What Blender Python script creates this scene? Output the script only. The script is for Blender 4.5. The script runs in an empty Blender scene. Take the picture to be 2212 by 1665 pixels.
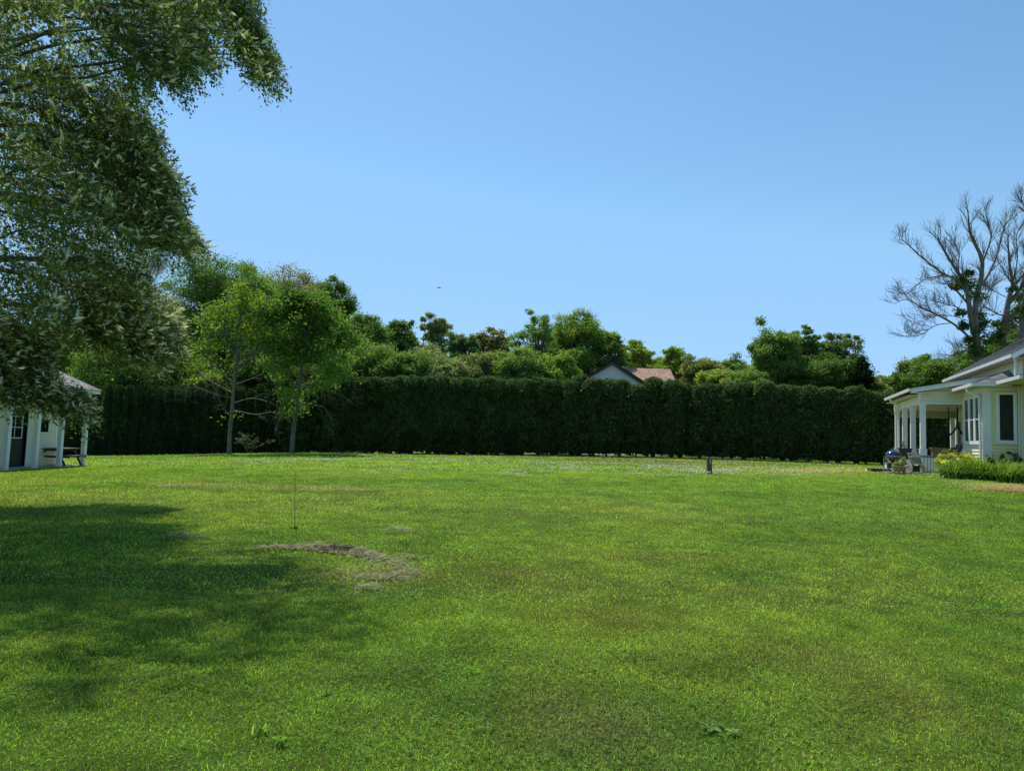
import bpy, math, numpy as np
from mathutils import Vector
PI = math.pi
col = bpy.context.scene.collection
R0 = np.random.RandomState

# ------------------------------------------------------------------ camera
F = 1534.0
TH, RO = math.atan(110.5/F), math.radians(1.9)
CAM = np.array([0, 0, 1.6])
fw = np.array([0, math.cos(TH), math.sin(TH)]); up_ = np.array([0, -math.sin(TH), math.cos(TH)]); rt_ = np.array([1., 0, 0])
RT = rt_*math.cos(RO) + up_*math.sin(RO)
UP = up_*math.cos(RO) - rt_*math.sin(RO)
def at(px, py, Y):
    d = fw + (px-1106)/F*RT + (832.5-py)/F*UP
    return CAM + d*(Y/d[1])
def proj(P):
    q = P-CAM
    z = q@fw; z = np.where(z < .05, .05, z)
    return 1106+F*(q@RT)/z, 832.5-F*(q@UP)/z, q@fw

# ------------------------------------------------------------------ ground height
ctl = [(20,1016,27),(200,1004.5,32),(300,986,52),(497,981,46),(630,979,47),(1106,984,55),(1533,1023,30),
       (1950,1021,30.5),(1900,1003,50),(2120,1040,25.5),(1300,986,54),(1600,992,52),(800,982,55),(400,1030,24),(1700,1010,40)]
cp = [at(*c) for c in ctl]
cp += [np.array(p, float) for p in [(-6,3,0),(0,3,0),(6,3,0),(-8,9,0),(0,9,0),(8,9,.03),(-9,15,-.03),(0,17,0),(10,16,.15),(-30,20,-.4),(30,20,.55),(-45,50,-.9),(45,45,.7)]]
cp = np.array(cp)
def tps(r2): return np.where(r2 > 1e-9, .5*r2*np.log(r2+1e-12), 0)
n_ = len(cp)
K = tps(((cp[:,None,:2]-cp[None,:,:2])**2).sum(-1)) + np.eye(n_)*6.0
Pm = np.c_[np.ones(n_), cp[:,:2]]
W = np.linalg.solve(np.block([[K, Pm],[Pm.T, np.zeros((3,3))]]), np.r_[cp[:,2], 0,0,0])
def gz(x, y):
    x = np.clip(np.asarray(x, float), -45, 45); y = np.clip(np.asarray(y, float), 1, 58)
    sh = x.shape; x = x.ravel(); y = y.ravel(); out = np.empty(len(x))
    for i in range(0, len(x), 100000):
        a = x[i:i+100000]; b = y[i:i+100000]
        r2 = (a[:,None]-cp[None,:,0])**2+(b[:,None]-cp[None,:,1])**2
        out[i:i+100000] = tps(r2)@W[:n_] + W[n_]+W[n_+1]*a+W[n_+2]*b
    return out.reshape(sh)
def g1(x, y): return float(gz(np.array([x]), np.array([y]))[0])
def gpt(px, py):
    z = 0.
    for _ in range(12):
        d = fw + (px-1106)/F*RT + (832.5-py)/F*UP
        t = (z-CAM[2])/d[2]
        if t < 0 or t*d[1] > 60: t = 55/d[1]
        P = CAM+d*t; z = g1(P[0], P[1])
    return P

# ------------------------------------------------------------------ noise
def vnoise(P, scale, seed=0):
    P = np.asarray(P, float)*scale + seed*17.13
    I = np.floor(P).astype(np.int64); f = P-I; f = f*f*(3-2*f)
    D = P.shape[1]; out = np.zeros(len(P))
    mult = np.array([73856093, 19349663, 83492791][:D])
    for c in range(2**D):
        b = np.array([(c >> k) & 1 for k in range(D)])
        h = ((I+b)*mult); h = np.bitwise_xor.reduce(h, axis=1) ^ (seed*2654435)
        h = (h ^ (h >> 13))*1274126177; h = (h ^ (h >> 16)) & 0xffff
        w = np.prod(np.where(b, f, 1-f), axis=1)
        out += w*(h/65535.)
    return out
def fbm(P, s, seed=0, o=3):
    t = 0; a = 1.; n = 0
    for k in range(o):
        t = t+a*vnoise(P, s*2**k, seed+k); n += a; a *= .55
    return t/n

# ------------------------------------------------------------------ mesh helpers
class A:
    def __init__(s): s.V=[]; s.F=[]; s.C=[]; s.n=0
    def add(s, V, Fc, c=None):
        V = np.asarray(V, float); Fc = np.asarray(Fc, np.int64)
        s.V.append(V); s.F.append(Fc+s.n); s.n += len(V)
        if c is not None: s.C.append(np.broadcast_to(np.asarray(c, float), (len(V),3)))
        return s
    def box(s, o, a, b, c, col=None):
        o,a,b,c = [np.asarray(q, float) for q in (o,a,b,c)]
        if np.dot(np.cross(a,b),c) < 0: a,b = b,a
        V = [o,o+a,o+a+b,o+b,o+c,o+a+c,o+a+b+c,o+b+c]
        return s.add(V, [[0,3,2,1],[4,5,6,7],[0,1,5,4],[1,2,6,5],[2,3,7,6],[3,0,4,7]], col)
    def tube(s, P, r, k=6, col=None, cap=True):
        P = np.asarray(P, float); n = len(P); r = np.broadcast_to(np.asarray(r, float), (n,))
        T = np.gradient(P, axis=0); T /= np.linalg.norm(T, axis=1)[:,None]+1e-9
        ref = np.array([0,0,1.]) if abs(T[:,2].mean()) < .8 else np.array([1.,.2,0])
        X = np.cross(T, ref); X /= np.linalg.norm(X, axis=1)[:,None]+1e-9; Yv = np.cross(T, X)
        an = np.arange(k)/k*2*PI
        V = P[:,None,:]+r[:,None,None]*(np.cos(an)[None,:,None]*X[:,None,:]+np.sin(an)[None,:,None]*Yv[:,None,:])
        i = np.arange(n-1)[:,None]*k; j = np.arange(k)[None,:]; j2 = (j+1)%k
        Q = np.stack([i+j, i+j2, i+k+j2, i+k+j], -1).reshape(-1,4)
        s.add(V.reshape(-1,3), Q, col)
        if cap and k >= 4:
            for e, sgn in ((0,-1),(n-1,1)):
                c0 = s.n; VV = np.r_[V[e], [P[e]]]
                tr = [[a_, (a_+1)%k, k] for a_ in range(k)]
                s.add(VV, tr if sgn > 0 else [q[::-1] for q in tr], col)
        return s
    def lathe(s, c, prof, k=24, col=None, ax=(0,0,1)):
        c = np.asarray(c, float); ax = np.asarray(ax, float); ax /= np.linalg.norm(ax)
        ref = np.array([1.,0,0]) if abs(ax[0]) < .9 else np.array([0,1.,0])
        X = np.cross(ax, ref); X /= np.linalg.norm(X); Y = np.cross(ax, X)
        an = np.arange(k)/k*2*PI; n = len(prof)
        V = np.array([[c+ax*z+r*(math.cos(a)*X+math.sin(a)*Y) for a in an] for r,z in prof])
        i = np.arange(n-1)[:,None]*k; j = np.arange(k)[None,:]; j2 = (j+1)%k
        s.add(V.reshape(-1,3), np.stack([i+j, i+j2, i+k+j2, i+k+j], -1).reshape(-1,4), col)
        return s
ORG = {}
def put(name, acc, m, parent=None, smooth=False, origin=None):
    V = np.concatenate(acc.V); Fs = acc.F
    o = np.zeros(3)
    if origin is not None: o = np.asarray(origin, float)
    elif parent is not None: o = ORG[parent.name]
    V = V-o
    me = bpy.data.meshes.new(name)
    me.vertices.add(len(V)); me.vertices.foreach_set('co', V.astype(np.float32).ravel())
    lt = np.concatenate([np.full(len(f), f.shape[1]) for f in Fs]); ls = np.r_[0, np.cumsum(lt)[:-1]]
    me.loops.add(int(lt.sum())); me.loops.foreach_set('vertex_index', np.concatenate([f.ravel() for f in Fs]).astype(np.int32))
    me.polygons.add(len(lt)); me.polygons.foreach_set('loop_start', ls.astype(np.int32)); me.polygons.foreach_set('loop_total', lt.astype(np.int32))
    me.polygons.foreach_set('use_smooth', np.full(len(lt), bool(smooth)))
    if acc.C:
        ca = me.color_attributes.new('Col', 'FLOAT_COLOR', 'POINT')
        C = np.concatenate(acc.C); ca.data.foreach_set('color', np.c_[C, np.ones(len(C))].astype(np.float32).ravel())
    me.update(calc_edges=True)
    if m: me.materials.append(m)
    ob = bpy.data.objects.new(name, me); col.objects.link(ob)
    if parent is not None: ob.parent = parent; ORG[ob.name] = ORG[parent.name]
    else:
        ob.location = o; ORG[ob.name] = o
    return ob
def tag(o, label=None, cat=None, group=None, kind=None):
    if label: o['label'] = label
    if cat: o['category'] = cat
    if group: o['group'] = group
    if kind: o['kind'] = kind
    return o
def thing(name, loc, label, cat, group=None):
    o = bpy.data.objects.new(name, None); col.objects.link(o); o.empty_display_size = .2
    o.location = loc; ORG[o.name] = np.asarray(loc, float)
    return tag(o, label, cat, group)
def dup(root, loc, rz=0, sc=(1,1,1), label=None):
    r = root.copy(); col.objects.link(r); r.location = loc; r.rotation_euler = (0,0,rz); r.scale = sc
    if label: r['label'] = label
    for ch in root.children:
        c = ch.copy(); col.objects.link(c); c.parent = r
    return r

# ------------------------------------------------------------------ materials
def nm(name):
    m = bpy.data.materials.new(name); m.use_nodes = True; nt = m.node_tree; nt.nodes.clear()
    return m, nt, nt.nodes, nt.links
def solid(name, c, rough=.6, var=.12, scale=6., metal=0., bump=0., spec=.5, c2=None, coat=0.):
    m, nt, N, L = nm(name)
    o = N.new('ShaderNodeOutputMaterial'); b = N.new('ShaderNodeBsdfPrincipled'); L.new(b.outputs[0], o.inputs[0])
    tc = N.new('ShaderNodeTexCoord'); nz = N.new('ShaderNodeTexNoise'); nz.inputs['Scale'].default_value = scale; nz.inputs['Detail'].default_value = 6
    L.new(tc.outputs['Object'], nz.inputs[0])
    cr = N.new('ShaderNodeValToRGB'); L.new(nz.outputs[0], cr.inputs[0])
    ca = [max(0, x*(1-var)) for x in c]; cb = [x*(1+var) for x in c] if c2 is None else c2
    cr.color_ramp.elements[0].color = (*ca,1); cr.color_ramp.elements[0].position = .3
    cr.color_ramp.elements[1].color = (*cb,1); cr.color_ramp.elements[1].position = .7
    L.new(cr.outputs[0], b.inputs['Base Color'])
    b.inputs['Roughness'].default_value = rough; b.inputs['Metallic'].default_value = metal; b.inputs['Specular IOR Level'].default_value = spec
    if coat: b.inputs['Coat Weight'].default_value = coat
    if bump:
        n2 = N.new('ShaderNodeTexNoise'); n2.inputs['Scale'].default_value = scale*6; n2.inputs['Detail'].default_value = 4; L.new(tc.outputs['Object'], n2.inputs[0])
        bp = N.new('ShaderNodeBump'); bp.inputs['Strength'].default_value = bump; bp.inputs['Distance'].default_value = .02
        L.new(n2.outputs[0], bp.inputs['Height']); L.new(bp.outputs[0], b.inputs['Normal'])
    return m
def leafmat(name, tr=.4, rough=.5, spec=.35, tint=(1.25,1.3,.6)):
    m, nt, N, L = nm(name)
    o = N.new('ShaderNodeOutputMaterial'); b = N.new('ShaderNodeBsdfPrincipled'); t = N.new('ShaderNodeBsdfTranslucent'); mx = N.new('ShaderNodeMixShader')
    a = N.new('ShaderNodeAttribute'); a.attribute_name = 'Col'
    mu = N.new('ShaderNodeMix'); mu.data_type = 'RGBA'; mu.blend_type = 'MULTIPLY'; mu.inputs[0].default_value = 1
    L.new(a.outputs[0], mu.inputs[6]); mu.inputs[7].default_value = (*tint,1)
    L.new(a.outputs[0], b.inputs['Base Color']); L.new(mu.outputs[2], t.inputs[0])
    b.inputs['Roughness'].default_value = rough; b.inputs['Specular IOR Level'].default_value = spec
    mx.inputs[0].default_value = tr; L.new(b.outputs[0], mx.inputs[1]); L.new(t.outputs[0], mx.inputs[2]); L.new(mx.outputs[0], o.inputs[0])
    return m
def shingle(name, c1, c2):
    m, nt, N, L = nm(name)
    o = N.new('ShaderNodeOutputMaterial'); b = N.new('ShaderNodeBsdfPrincipled'); L.new(b.outputs[0], o.inputs[0])
    tc = N.new('ShaderNodeTexCoord'); vo = N.new('ShaderNodeTexVoronoi'); vo.inputs['Scale'].default_value = 5; L.new(tc.outputs['Object'], vo.inputs[0])
    nz = N.new('ShaderNodeTexNoise'); nz.inputs['Scale'].default_value = 2.2; nz.inputs['Detail'].default_value = 8; L.new(tc.outputs['Object'], nz.inputs[0])
    mm = N.new('ShaderNodeMath'); mm.operation = 'ADD'; sx = N.new('ShaderNodeSeparateColor'); L.new(vo.outputs['Color'], sx.inputs[0])
    L.new(sx.outputs[0], mm.inputs[0]); L.new(nz.outputs[0], mm.inputs[1])
    cr = N.new('ShaderNodeValToRGB'); cr.color_ramp.elements[0].color = (*c1,1); cr.color_ramp.elements[1].color = (*c2,1)
    cr.color_ramp.elements[0].position = .35; cr.color_ramp.elements[1].position = 1.
    m2 = N.new('ShaderNodeMath'); m2.operation = 'MULTIPLY'; m2.inputs[1].default_value = .62; L.new(mm.outputs[0], m2.inputs[0]); L.new(m2.outputs[0], cr.inputs[0])
    L.new(cr.outputs[0], b.inputs['Base Color']); b.inputs['Roughness'].default_value = .85
    return m
M = dict(
  leaf=leafmat('leaf', .5, .55, .25), cherry=leafmat('cherry_leaf', .45, .5, .2, (1.3,1.35,.5)), needle=leafmat('needle', .3, .7, .15, (1.1,1.3,.6)),
  grass=leafmat('grass_blade', .5, .6, .12, (1.2,1.25,.6)), petal=leafmat('petal', .3, .8, .1, (1,1,.8)),
  bark=solid('bark', (.09,.078,.06), .9, .35, 5, bump=.6), greybark=solid('grey_bark', (.12,.115,.09), .9, .35, 5, bump=.6),
  deadbark=solid('dead_bark', (.135,.114,.098), .9, .3, 4), twig=solid('twig', (.06,.038,.025), .8, .3, 8),
  cream=solid('cream_siding', (.77,.73,.52), .55, .06, 1.2), white_siding=solid('white_siding', (.78,.74,.56), .55, .06, 1.2),
  lilac=solid('greyed_white_siding', (.66,.65,.72), .6, .05, 1.),
  yellow=solid('pale_yellow_siding', (.74,.69,.40), .55, .07, 1.2),
  white=solid('white_paint', (.76,.77,.78), .45, .05, 2), soffit=solid('soffit', (.42,.38,.27), .7, .05, 1.5),
  gutter=solid('gutter_aluminium', (.66,.68,.68), .35, .06, 3), ceil=solid('porch_ceiling', (.42,.40,.34), .7, .08, 2),
  roof=shingle('grey_shingle', (.10,.10,.105), (.24,.235,.24)), roof_light=shingle('light_shingle', (.13,.125,.13), (.30,.28,.28)),
  redroof=shingle('red_shingle', (.32,.17,.11), (.56,.35,.25)), brown=solid('brown_trim', (.035,.024,.022), .6),
  glass=solid('window_glass', (.010,.014,.018), .08, .3, 2, spec=.4), door=solid('dark_door_paint', (.018,.025,.032), .4),
  deck=solid('deck_board', (.10,.10,.11), .6, .15, 6), stone=solid('step_stone', (.24,.23,.21), .85, .2, 5, bump=.3),
  black=solid('black_plastic', (.015,.016,.02), .45), enamel=solid('blue_enamel', (.006,.010,.045), .1, .1, 3, spec=.7, coat=1.),
  steel=solid('steel', (.55,.56,.58), .3, .1, 8, metal=.9), red=solid('red_plastic', (.45,.03,.06), .4),
  terra=solid('terracotta', (.30,.19,.115), .8, .2, 6, bump=.3), tanpot=solid('tan_pot', (.25,.15,.10), .75, .15, 6),
  beige=solid('beige_plastic', (.50,.47,.38), .5, .08, 5), taupe=solid('taupe_plastic', (.26,.22,.18), .5, .08, 5),
  soil=solid('soil', (.03,.022,.015), .95, .4, 20), cushion=solid('grey_cushion', (.12,.13,.12), .9, .2, 6), pale=solid('pale_cushion', (.36,.35,.30), .9, .2, 6),
  wood=solid('weathered_wood', (.085,.07,.058), .85, .4, 9, bump=.5), greywood=solid('silvered_wood', (.13,.12,.105), .85, .3, 9, bump=.4),
  rod=solid('green_metal', (.03,.05,.025), .5), concrete=solid('path_concrete', (.42,.39,.33), .9, .12, 3, bump=.2), feather=solid('dark_feather', (.03,.03,.035), .7),
)
def ground_mat():
    m, nt, N, L = nm('lawn_soil')
    o = N.new('ShaderNodeOutputMaterial'); b = N.new('ShaderNodeBsdfPrincipled'); L.new(b.outputs[0], o.inputs[0])
    a = N.new('ShaderNodeAttribute'); a.attribute_name = 'Col'; tc = N.new('ShaderNodeTexCoord')
    n1 = N.new('ShaderNodeTexNoise'); n1.inputs['Scale'].default_value = 14; n1.inputs['Detail'].default_value = 8; n1.inputs['Roughness'].default_value = .75
    L.new(tc.outputs['Object'], n1.inputs[0])
    cr = N.new('ShaderNodeValToRGB'); cr.color_ramp.elements[0].position = .32; cr.color_ramp.elements[1].position = .7
    cr.color_ramp.elements[0].color = (.45,.45,.45,1); cr.color_ramp.elements[1].color = (1.25,1.25,1.1,1); L.new(n1.outputs[0], cr.inputs[0])
    mu = N.new('ShaderNodeMix'); mu.data_type = 'RGBA'; mu.blend_type = 'MULTIPLY'; mu.inputs[0].default_value = 1
    L.new(a.outputs[0], mu.inputs[6]); L.new(cr.outputs[0], mu.inputs[7]); L.new(mu.outputs[2], b.inputs['Base Color'])
    b.inputs['Roughness'].default_value = .95; b.inputs['Specular IOR Level'].default_value = .1
    bp = N.new('ShaderNodeBump'); bp.inputs['Strength'].default_value = .6; bp.inputs['Distance'].default_value = .04
    L.new(n1.outputs[0], bp.inputs['Height']); L.new(bp.outputs[0], b.inputs['Normal'])
    return m
M['ground'] = ground_mat()

# ------------------------------------------------------------------ lawn colour field
BROWN = np.array([.28,.195,.070]); TAN = np.array([.42,.35,.18]); GRN = np.array([.205,.350,.040]); YEL = np.array([.335,.440,.065]); DRK = np.array([.120,.245,.035])
patches = []   # centre, sx, sy, colour, weight
def patch(px, py, wx, wy, c, w):
    P = gpt(px, py); Q = gpt(px+wx, py); S = gpt(px, py+wy)
    patches.append((P[0], P[1], abs(Q[0]-P[0])+.05, abs(P[1]-S[1])+.05, c, w*(.5 if py > 1060 else 1)))
for q in [(1290,1330,150,22,BROWN,.5),(1120,1235,110,18,BROWN,.4),(1400,1205,130,10,BROWN,.35),(1850,1250,90,18,BROWN,.35),(1160,1480,70,60,BROWN,.25),
          (1280,1570,120,60,TAN,.3),(1620,1450,160,40,DRK,.45),(1950,1300,160,40,DRK,.3),(1900,1480,120,60,BROWN,.3),(2060,1560,120,50,BROWN,.3),(1780,1420,150,30,TAN,.2),
          (1650,1290,200,30,YEL,.35),(1350,1100,400,15,YEL,.3),(800,1240,90,25,TAN,.35),(420,1048,110,2.5,TAN,.8),(640,1050,150,2.2,TAN,.8),(700,1055,200,2.,TAN,.35),
          (1800,1016,170,4.,np.array([.52,.44,.15]),.9),(1350,995,180,3,BROWN,.55),(1560,1003,120,3,BROWN,.4),(2180,1053,42,5,TAN*1.5,1.),(2225,1057,40,5,TAN*1.5,.9),
          (1000,1040,300,6,DRK,.4),(600,1035,350,6,DRK,.25),(300,1030,200,8,YEL,.3),(1500,1160,200,8,DRK,.25),(1150,1060,150,3,DRK,.35),(1700,1070,200,4,DRK,.3),
          (2100,1600,150,60,DRK,.25),(1500,1580,60,20,DRK,.5),(700,1350,250,30,YEL,.25),(350,1500,250,60,YEL,.2),(1300,1060,200,3,YEL,.3),(2000,1150,150,8,BROWN,.2)]:
    patch(*q)
def lawn_color(x, y):
    P = np.c_[x, y]; a = fbm(P, .22, 3, 4); b = fbm(P, .9, 9, 3); d = fbm(P*np.array([.25,1.]), .8, 21, 3)
    c = GRN[None]+0*P[:,:1]
    w = np.clip((a-.40)*3.2, 0, 1)[:,None]*.75; c = c*(1-w)+YEL*w
    w = np.clip((b-.52)*5, 0, 1)[:,None]*.6; c = c*(1-w)+DRK*w
    w = np.clip((d-.58)*6, 0, 1)[:,None]*.15; c = c*(1-w)+BROWN*w
    jit = (fbm(P, .7, 33, 3)-.5)*2.4+.25
    for X, Y, sx, sy, cc, ww in patches:
        w = (ww*np.exp(-((x-X)/sx)**2-((y-Y)/sy)**2+jit))[:,None].clip(0, .9); c = c*(1-w)+cc*w
    e_ = fbm(np.c_[x,y], 3.2, 61, 3); c = c*(1+.8*(e_-.5))[:,None]
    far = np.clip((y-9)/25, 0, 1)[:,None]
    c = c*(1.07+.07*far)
    return c

# ground sheet
ys = np.r_[np.linspace(-8,2,12), np.linspace(2.2,14,150), np.linspace(14.1,60,260), np.linspace(62,120,20), np.geomspace(130,1500,14)]
xs = np.r_[-np.geomspace(1500,60,14), np.linspace(-55,-14,110), np.linspace(-13.8,13.8,190), np.linspace(14,55,110), np.geomspace(60,1500,14)]
GX, GY = np.meshgrid(xs, ys); GZ = gz(GX, GY)
Vg = np.c_[GX.ravel(), GY.ravel(), GZ.ravel()]
nx, ny = len(xs), len(ys)
i = np.arange(ny-1)[:,None]*nx; j = np.arange(nx-1)[None]
Fg = np.stack([i+j, i+j+1, i+nx+j+1, i+nx+j], -1).reshape(-1,4)
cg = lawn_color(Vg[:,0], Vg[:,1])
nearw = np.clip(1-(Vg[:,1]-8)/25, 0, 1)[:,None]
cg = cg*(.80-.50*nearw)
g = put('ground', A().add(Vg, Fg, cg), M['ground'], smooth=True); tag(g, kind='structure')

# ------------------------------------------------------------------ grass blades
def blades(rng, n, y0, y1, h, w, segs, name_seed, pw=1.):
    u = rng.rand(n); y = (y0**2+(y1**2-y0**2)*u)**.5
    x = (rng.rand(n)*2-1)*(.80*y+2.8)
    return x, y
def blade_mesh(acc, rng, x, y, h, w, c, seg2, z=None, flat=.9):
    n = len(x); z = gz(x, y)-.004 if z is None else z
    an = rng.rand(n)*2*PI; ln = rng.rand(n)**.8*flat; la = rng.rand(n)*2*PI
    hv = h; Wd = np.c_[np.cos(an), np.sin(an), 0*an]*(w/2)[:,None]
    B = np.c_[x, y, z]; dirv = np.c_[np.cos(la)*np.sin(ln), np.sin(la)*np.sin(ln), np.cos(ln)]
    T = B+dirv*hv[:,None]; T[:,2] -= ln*hv*.12
    if seg2:
        Mid = B+np.c_[dirv[:,0]*.6, dirv[:,1]*.6, np.full(n, 1.)*(.55+.35*dirv[:,2])]*(hv*.52)[:,None]
        V = np.stack([B-Wd, B+Wd, Mid-Wd*.85, Mid+Wd*.85, T], 1).reshape(-1,3)
        k = np.arange(n)[:,None]*5
        Fc = np.concatenate([k+np.array([[0,1,3]]), k+np.array([[0,3,2]]), k+np.array([[2,3,4]])])
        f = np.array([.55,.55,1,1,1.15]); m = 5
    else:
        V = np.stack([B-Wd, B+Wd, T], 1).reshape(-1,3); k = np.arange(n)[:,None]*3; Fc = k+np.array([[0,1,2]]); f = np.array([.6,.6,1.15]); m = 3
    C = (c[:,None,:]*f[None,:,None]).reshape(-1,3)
    acc.add(V, Fc, C)
rng = R0(5)
acc = A()
def blade_cols(rng, x, y, dry=.08):
    c = lawn_color(x, y)*(.42+1.25*rng.rand(len(x))**2.)[:,None]*1.3
    hue = rng.rand(len(x)); c[:,0] *= .8+.45*hue; c[:,2] *= .8+.5*rng.rand(len(x))
    d = rng.rand(len(x)) < dry; c[d] = TAN*(.6+.7*rng.rand(d.sum())[:,None])
    return c
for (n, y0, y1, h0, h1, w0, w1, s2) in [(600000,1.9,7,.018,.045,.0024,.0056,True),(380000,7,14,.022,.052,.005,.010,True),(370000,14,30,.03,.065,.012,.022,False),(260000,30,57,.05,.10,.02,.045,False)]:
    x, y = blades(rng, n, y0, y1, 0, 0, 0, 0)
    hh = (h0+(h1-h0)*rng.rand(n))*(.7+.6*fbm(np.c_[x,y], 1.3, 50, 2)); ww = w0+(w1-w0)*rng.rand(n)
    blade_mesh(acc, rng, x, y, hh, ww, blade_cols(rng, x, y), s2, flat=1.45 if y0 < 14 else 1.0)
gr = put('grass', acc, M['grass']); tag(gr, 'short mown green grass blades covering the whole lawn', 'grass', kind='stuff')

# clover leaves in the near lawn
acc = A(); n = 90000
x, y = blades(rng, n, 1.9, 15, 0,0,0,0)
cl = fbm(np.c_[x,y], .55, 71, 3); k = rng.rand(n) < np.clip((cl-.47)*5, .05, 1)*.8; x, y = x[k], y[k]; n = len(x)
z = gz(x,y)+.016+.028*rng.rand(n)
for q in range(3):
    a0 = rng.rand(n)*2*PI+q*2*PI/3 if q == 0 else a0+2*PI/3
    L_ = (.009+.009*rng.rand(n))*(.8+y*.05); d = np.c_[np.cos(a0), np.sin(a0), .25*(rng.rand(n)-.3)]; s = np.c_[-np.sin(a0), np.cos(a0), .3*(rng.rand(n)-.5)]
    B = np.c_[x,y,z]; V = np.stack([B, B+d*(.6*L_)[:,None]+s*(.5*L_)[:,None], B+d*(1.1*L_)[:,None], B+d*(.6*L_)[:,None]-s*(.5*L_)[:,None]], 1).reshape(-1,3)
    c = (lawn_color(x,y)*.35+np.array([.12,.23,.035])*.8)*(.5+.7*rng.rand(n))[:,None]
    acc.add(V, np.arange(n)[:,None]*4+np.arange(4)[None], np.repeat(c, 4, 0))
tag(put('clover', acc, M['grass']), 'small round clover leaves mixed into the near lawn', 'clover', kind='stuff')

# white clover blossoms
acc = A(); n = 150000
px = rng.rand(n)*2000+230; py = 984+rng.rand(n)**1.3*100
y = 26+rng.rand(n)*29; x = (px-1106)/F*y; z = gz(x,y)
qx, qy, _ = proj(np.c_[x,y,z])
wt = np.exp(-((qx-700)/330)**2-((qy-994-abs(qx-700)*.01)/5.5)**2)*1.+np.exp(-((qx-1150)/250)**2-((qy-1018)/10)**2)*.7+np.exp(-((qx-1500)/260)**2-((qy-1020)/11)**2)*.75 \
   + np.exp(-((qx-1850)/260)**2-((qy-1024)/7)**2)*.9+np.exp(-((qx-1450)/330)**2-((qy-1001)/7)**2)*.5+np.exp(-((qx-2080)/130)**2-((qy-1048)/14)**2)*.3+np.exp(-((qx-600)/220)**2-((qy-1001)/4)**2)*.6
nz = fbm(np.c_[x*.5,y], .8, 91, 3); k = rng.rand(n) < wt*np.clip((nz-.47)*6, 0, 1)*.36+.005
x,y,z = x[k],y[k],z[k]; n = len(x); print('blossoms', n)
r = .018+.016*rng.rand(n); B = np.c_[x,y,z+.075+.05*rng.rand(n)]
oct_ = np.array([[1,0,0],[0,1,0],[-1,0,0],[0,-1,0],[0,0,.9],[0,0,-.7]]); V = (B[:,None]+oct_[None]*r[:,None,None]).reshape(-1,3)
fo = np.array([[0,1,4],[1,2,4],[2,3,4],[3,0,4],[1,0,5],[2,1,5],[3,2,5],[0,3,5]])
acc.add(V, (np.arange(n)[:,None,None]*6+fo[None]).reshape(-1,3), np.repeat(np.array([.80,.80,.68])*(.6+.5*rng.rand(n))[:,None], 6, 0))
tag(put('clover_blossom', acc, M['petal']), 'tiny white clover blossoms scattered in bands across the far lawn', 'blossom', kind='stuff')

# dry clippings
acc = A()
path = [(655,1187,16),(690,1187,26),(720,1190,34),(750,1193,34),(775,1198,26),(800,1205,20),(830,1214,18),(852,1224,14),(868,1236,14),(866,1246,10),(845,1252,16),(815,1253,8),(790,1252,8),(800,1275,12),(770,1238,5),
        (858,1146,13),(868,1149,7),(712,1084,5),(735,1087,5),(790,1078,3),(1000,1155,3),(385,1158,8),(400,1160,8),(560,1141,3),(680,1082,3),(880,1207,6),(600,1187,6),(565,1188,4),(420,1164,4)]
P0 = [gpt(a,b) for a,b,_ in path]
for (a,b,wgt), P in zip(path, P0):
    n = int(wgt*(22 if b < 1203 and b > 1180 else 8)); s = .085 if b > 1170 else .11
    x = P[0]+rng.randn(n)*s*(wgt/16)**.3*1.5; y = P[1]+rng.randn(n)*s*(wgt/16)**.3
    rr = np.hypot(x-P[0], y-P[1]); z = gz(x,y)+(.035+.05*(wgt/30))*np.exp(-(rr/s/1.2)**2)*rng.rand(n)+.035
    an = rng.rand(n)*2*PI; L_ = .03+.07*rng.rand(n); w = (.0016+.002*rng.rand(n))*max(1,P[1]/8)
    d = np.c_[np.cos(an)*L_, np.sin(an)*L_, (rng.rand(n)-.5)*L_*.9]; sd = np.c_[-np.sin(an), np.cos(an), rng.randn(n)*.6]*w[:,None]
    B = np.c_[x,y,z]; V = np.stack([B-d/2-sd, B-d/2+sd, B+d/2+sd, B+d/2-sd], 1).reshape(-1,3)
    dark = .35 if 700 <= a <= 760 and b < 1200 else 1.
    c = np.array([.43,.39,.30])*(.45+.8*rng.rand(n))[:,None]*(dark+(1-dark)*(rng.rand(n) < .3)[:,None])
    acc.add(V, np.arange(n)[:,None]*4+np.arange(4)[None], np.repeat(c, 4, 0))
tag(put('dry_clippings', acc, M['grass']), 'dried tan grass clippings raked into curving lines on the lawn', 'clippings', kind='stuff')

# straw mulch by the bed
acc = A(); n = 5000
C0 = gpt(2195,1054); x = C0[0]+rng.randn(n)*.7; y = C0[1]+rng.randn(n)*.7; an = rng.rand(n)*2*PI; L_ = .06+.1*rng.rand(n)
d = np.c_[np.cos(an)*L_, np.sin(an)*L_, (rng.rand(n)-.5)*.05]; sd = np.c_[-np.sin(an), np.cos(an), 0*an]*.008; B = np.c_[x,y,gz(x,y)+.05+.06*rng.rand(n)]
acc.add(np.stack([B-d/2-sd, B-d/2+sd, B+d/2+sd, B+d/2-sd],1).reshape(-1,3), np.arange(n)[:,None]*4+np.arange(4)[None], np.repeat(np.array([.66,.54,.32])*(.5+.7*rng.rand(n))[:,None],4,0))
tag(put('straw', acc, M['grass']), 'loose yellow straw mulch in front of the daylily bed', 'straw', kind='stuff')

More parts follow.
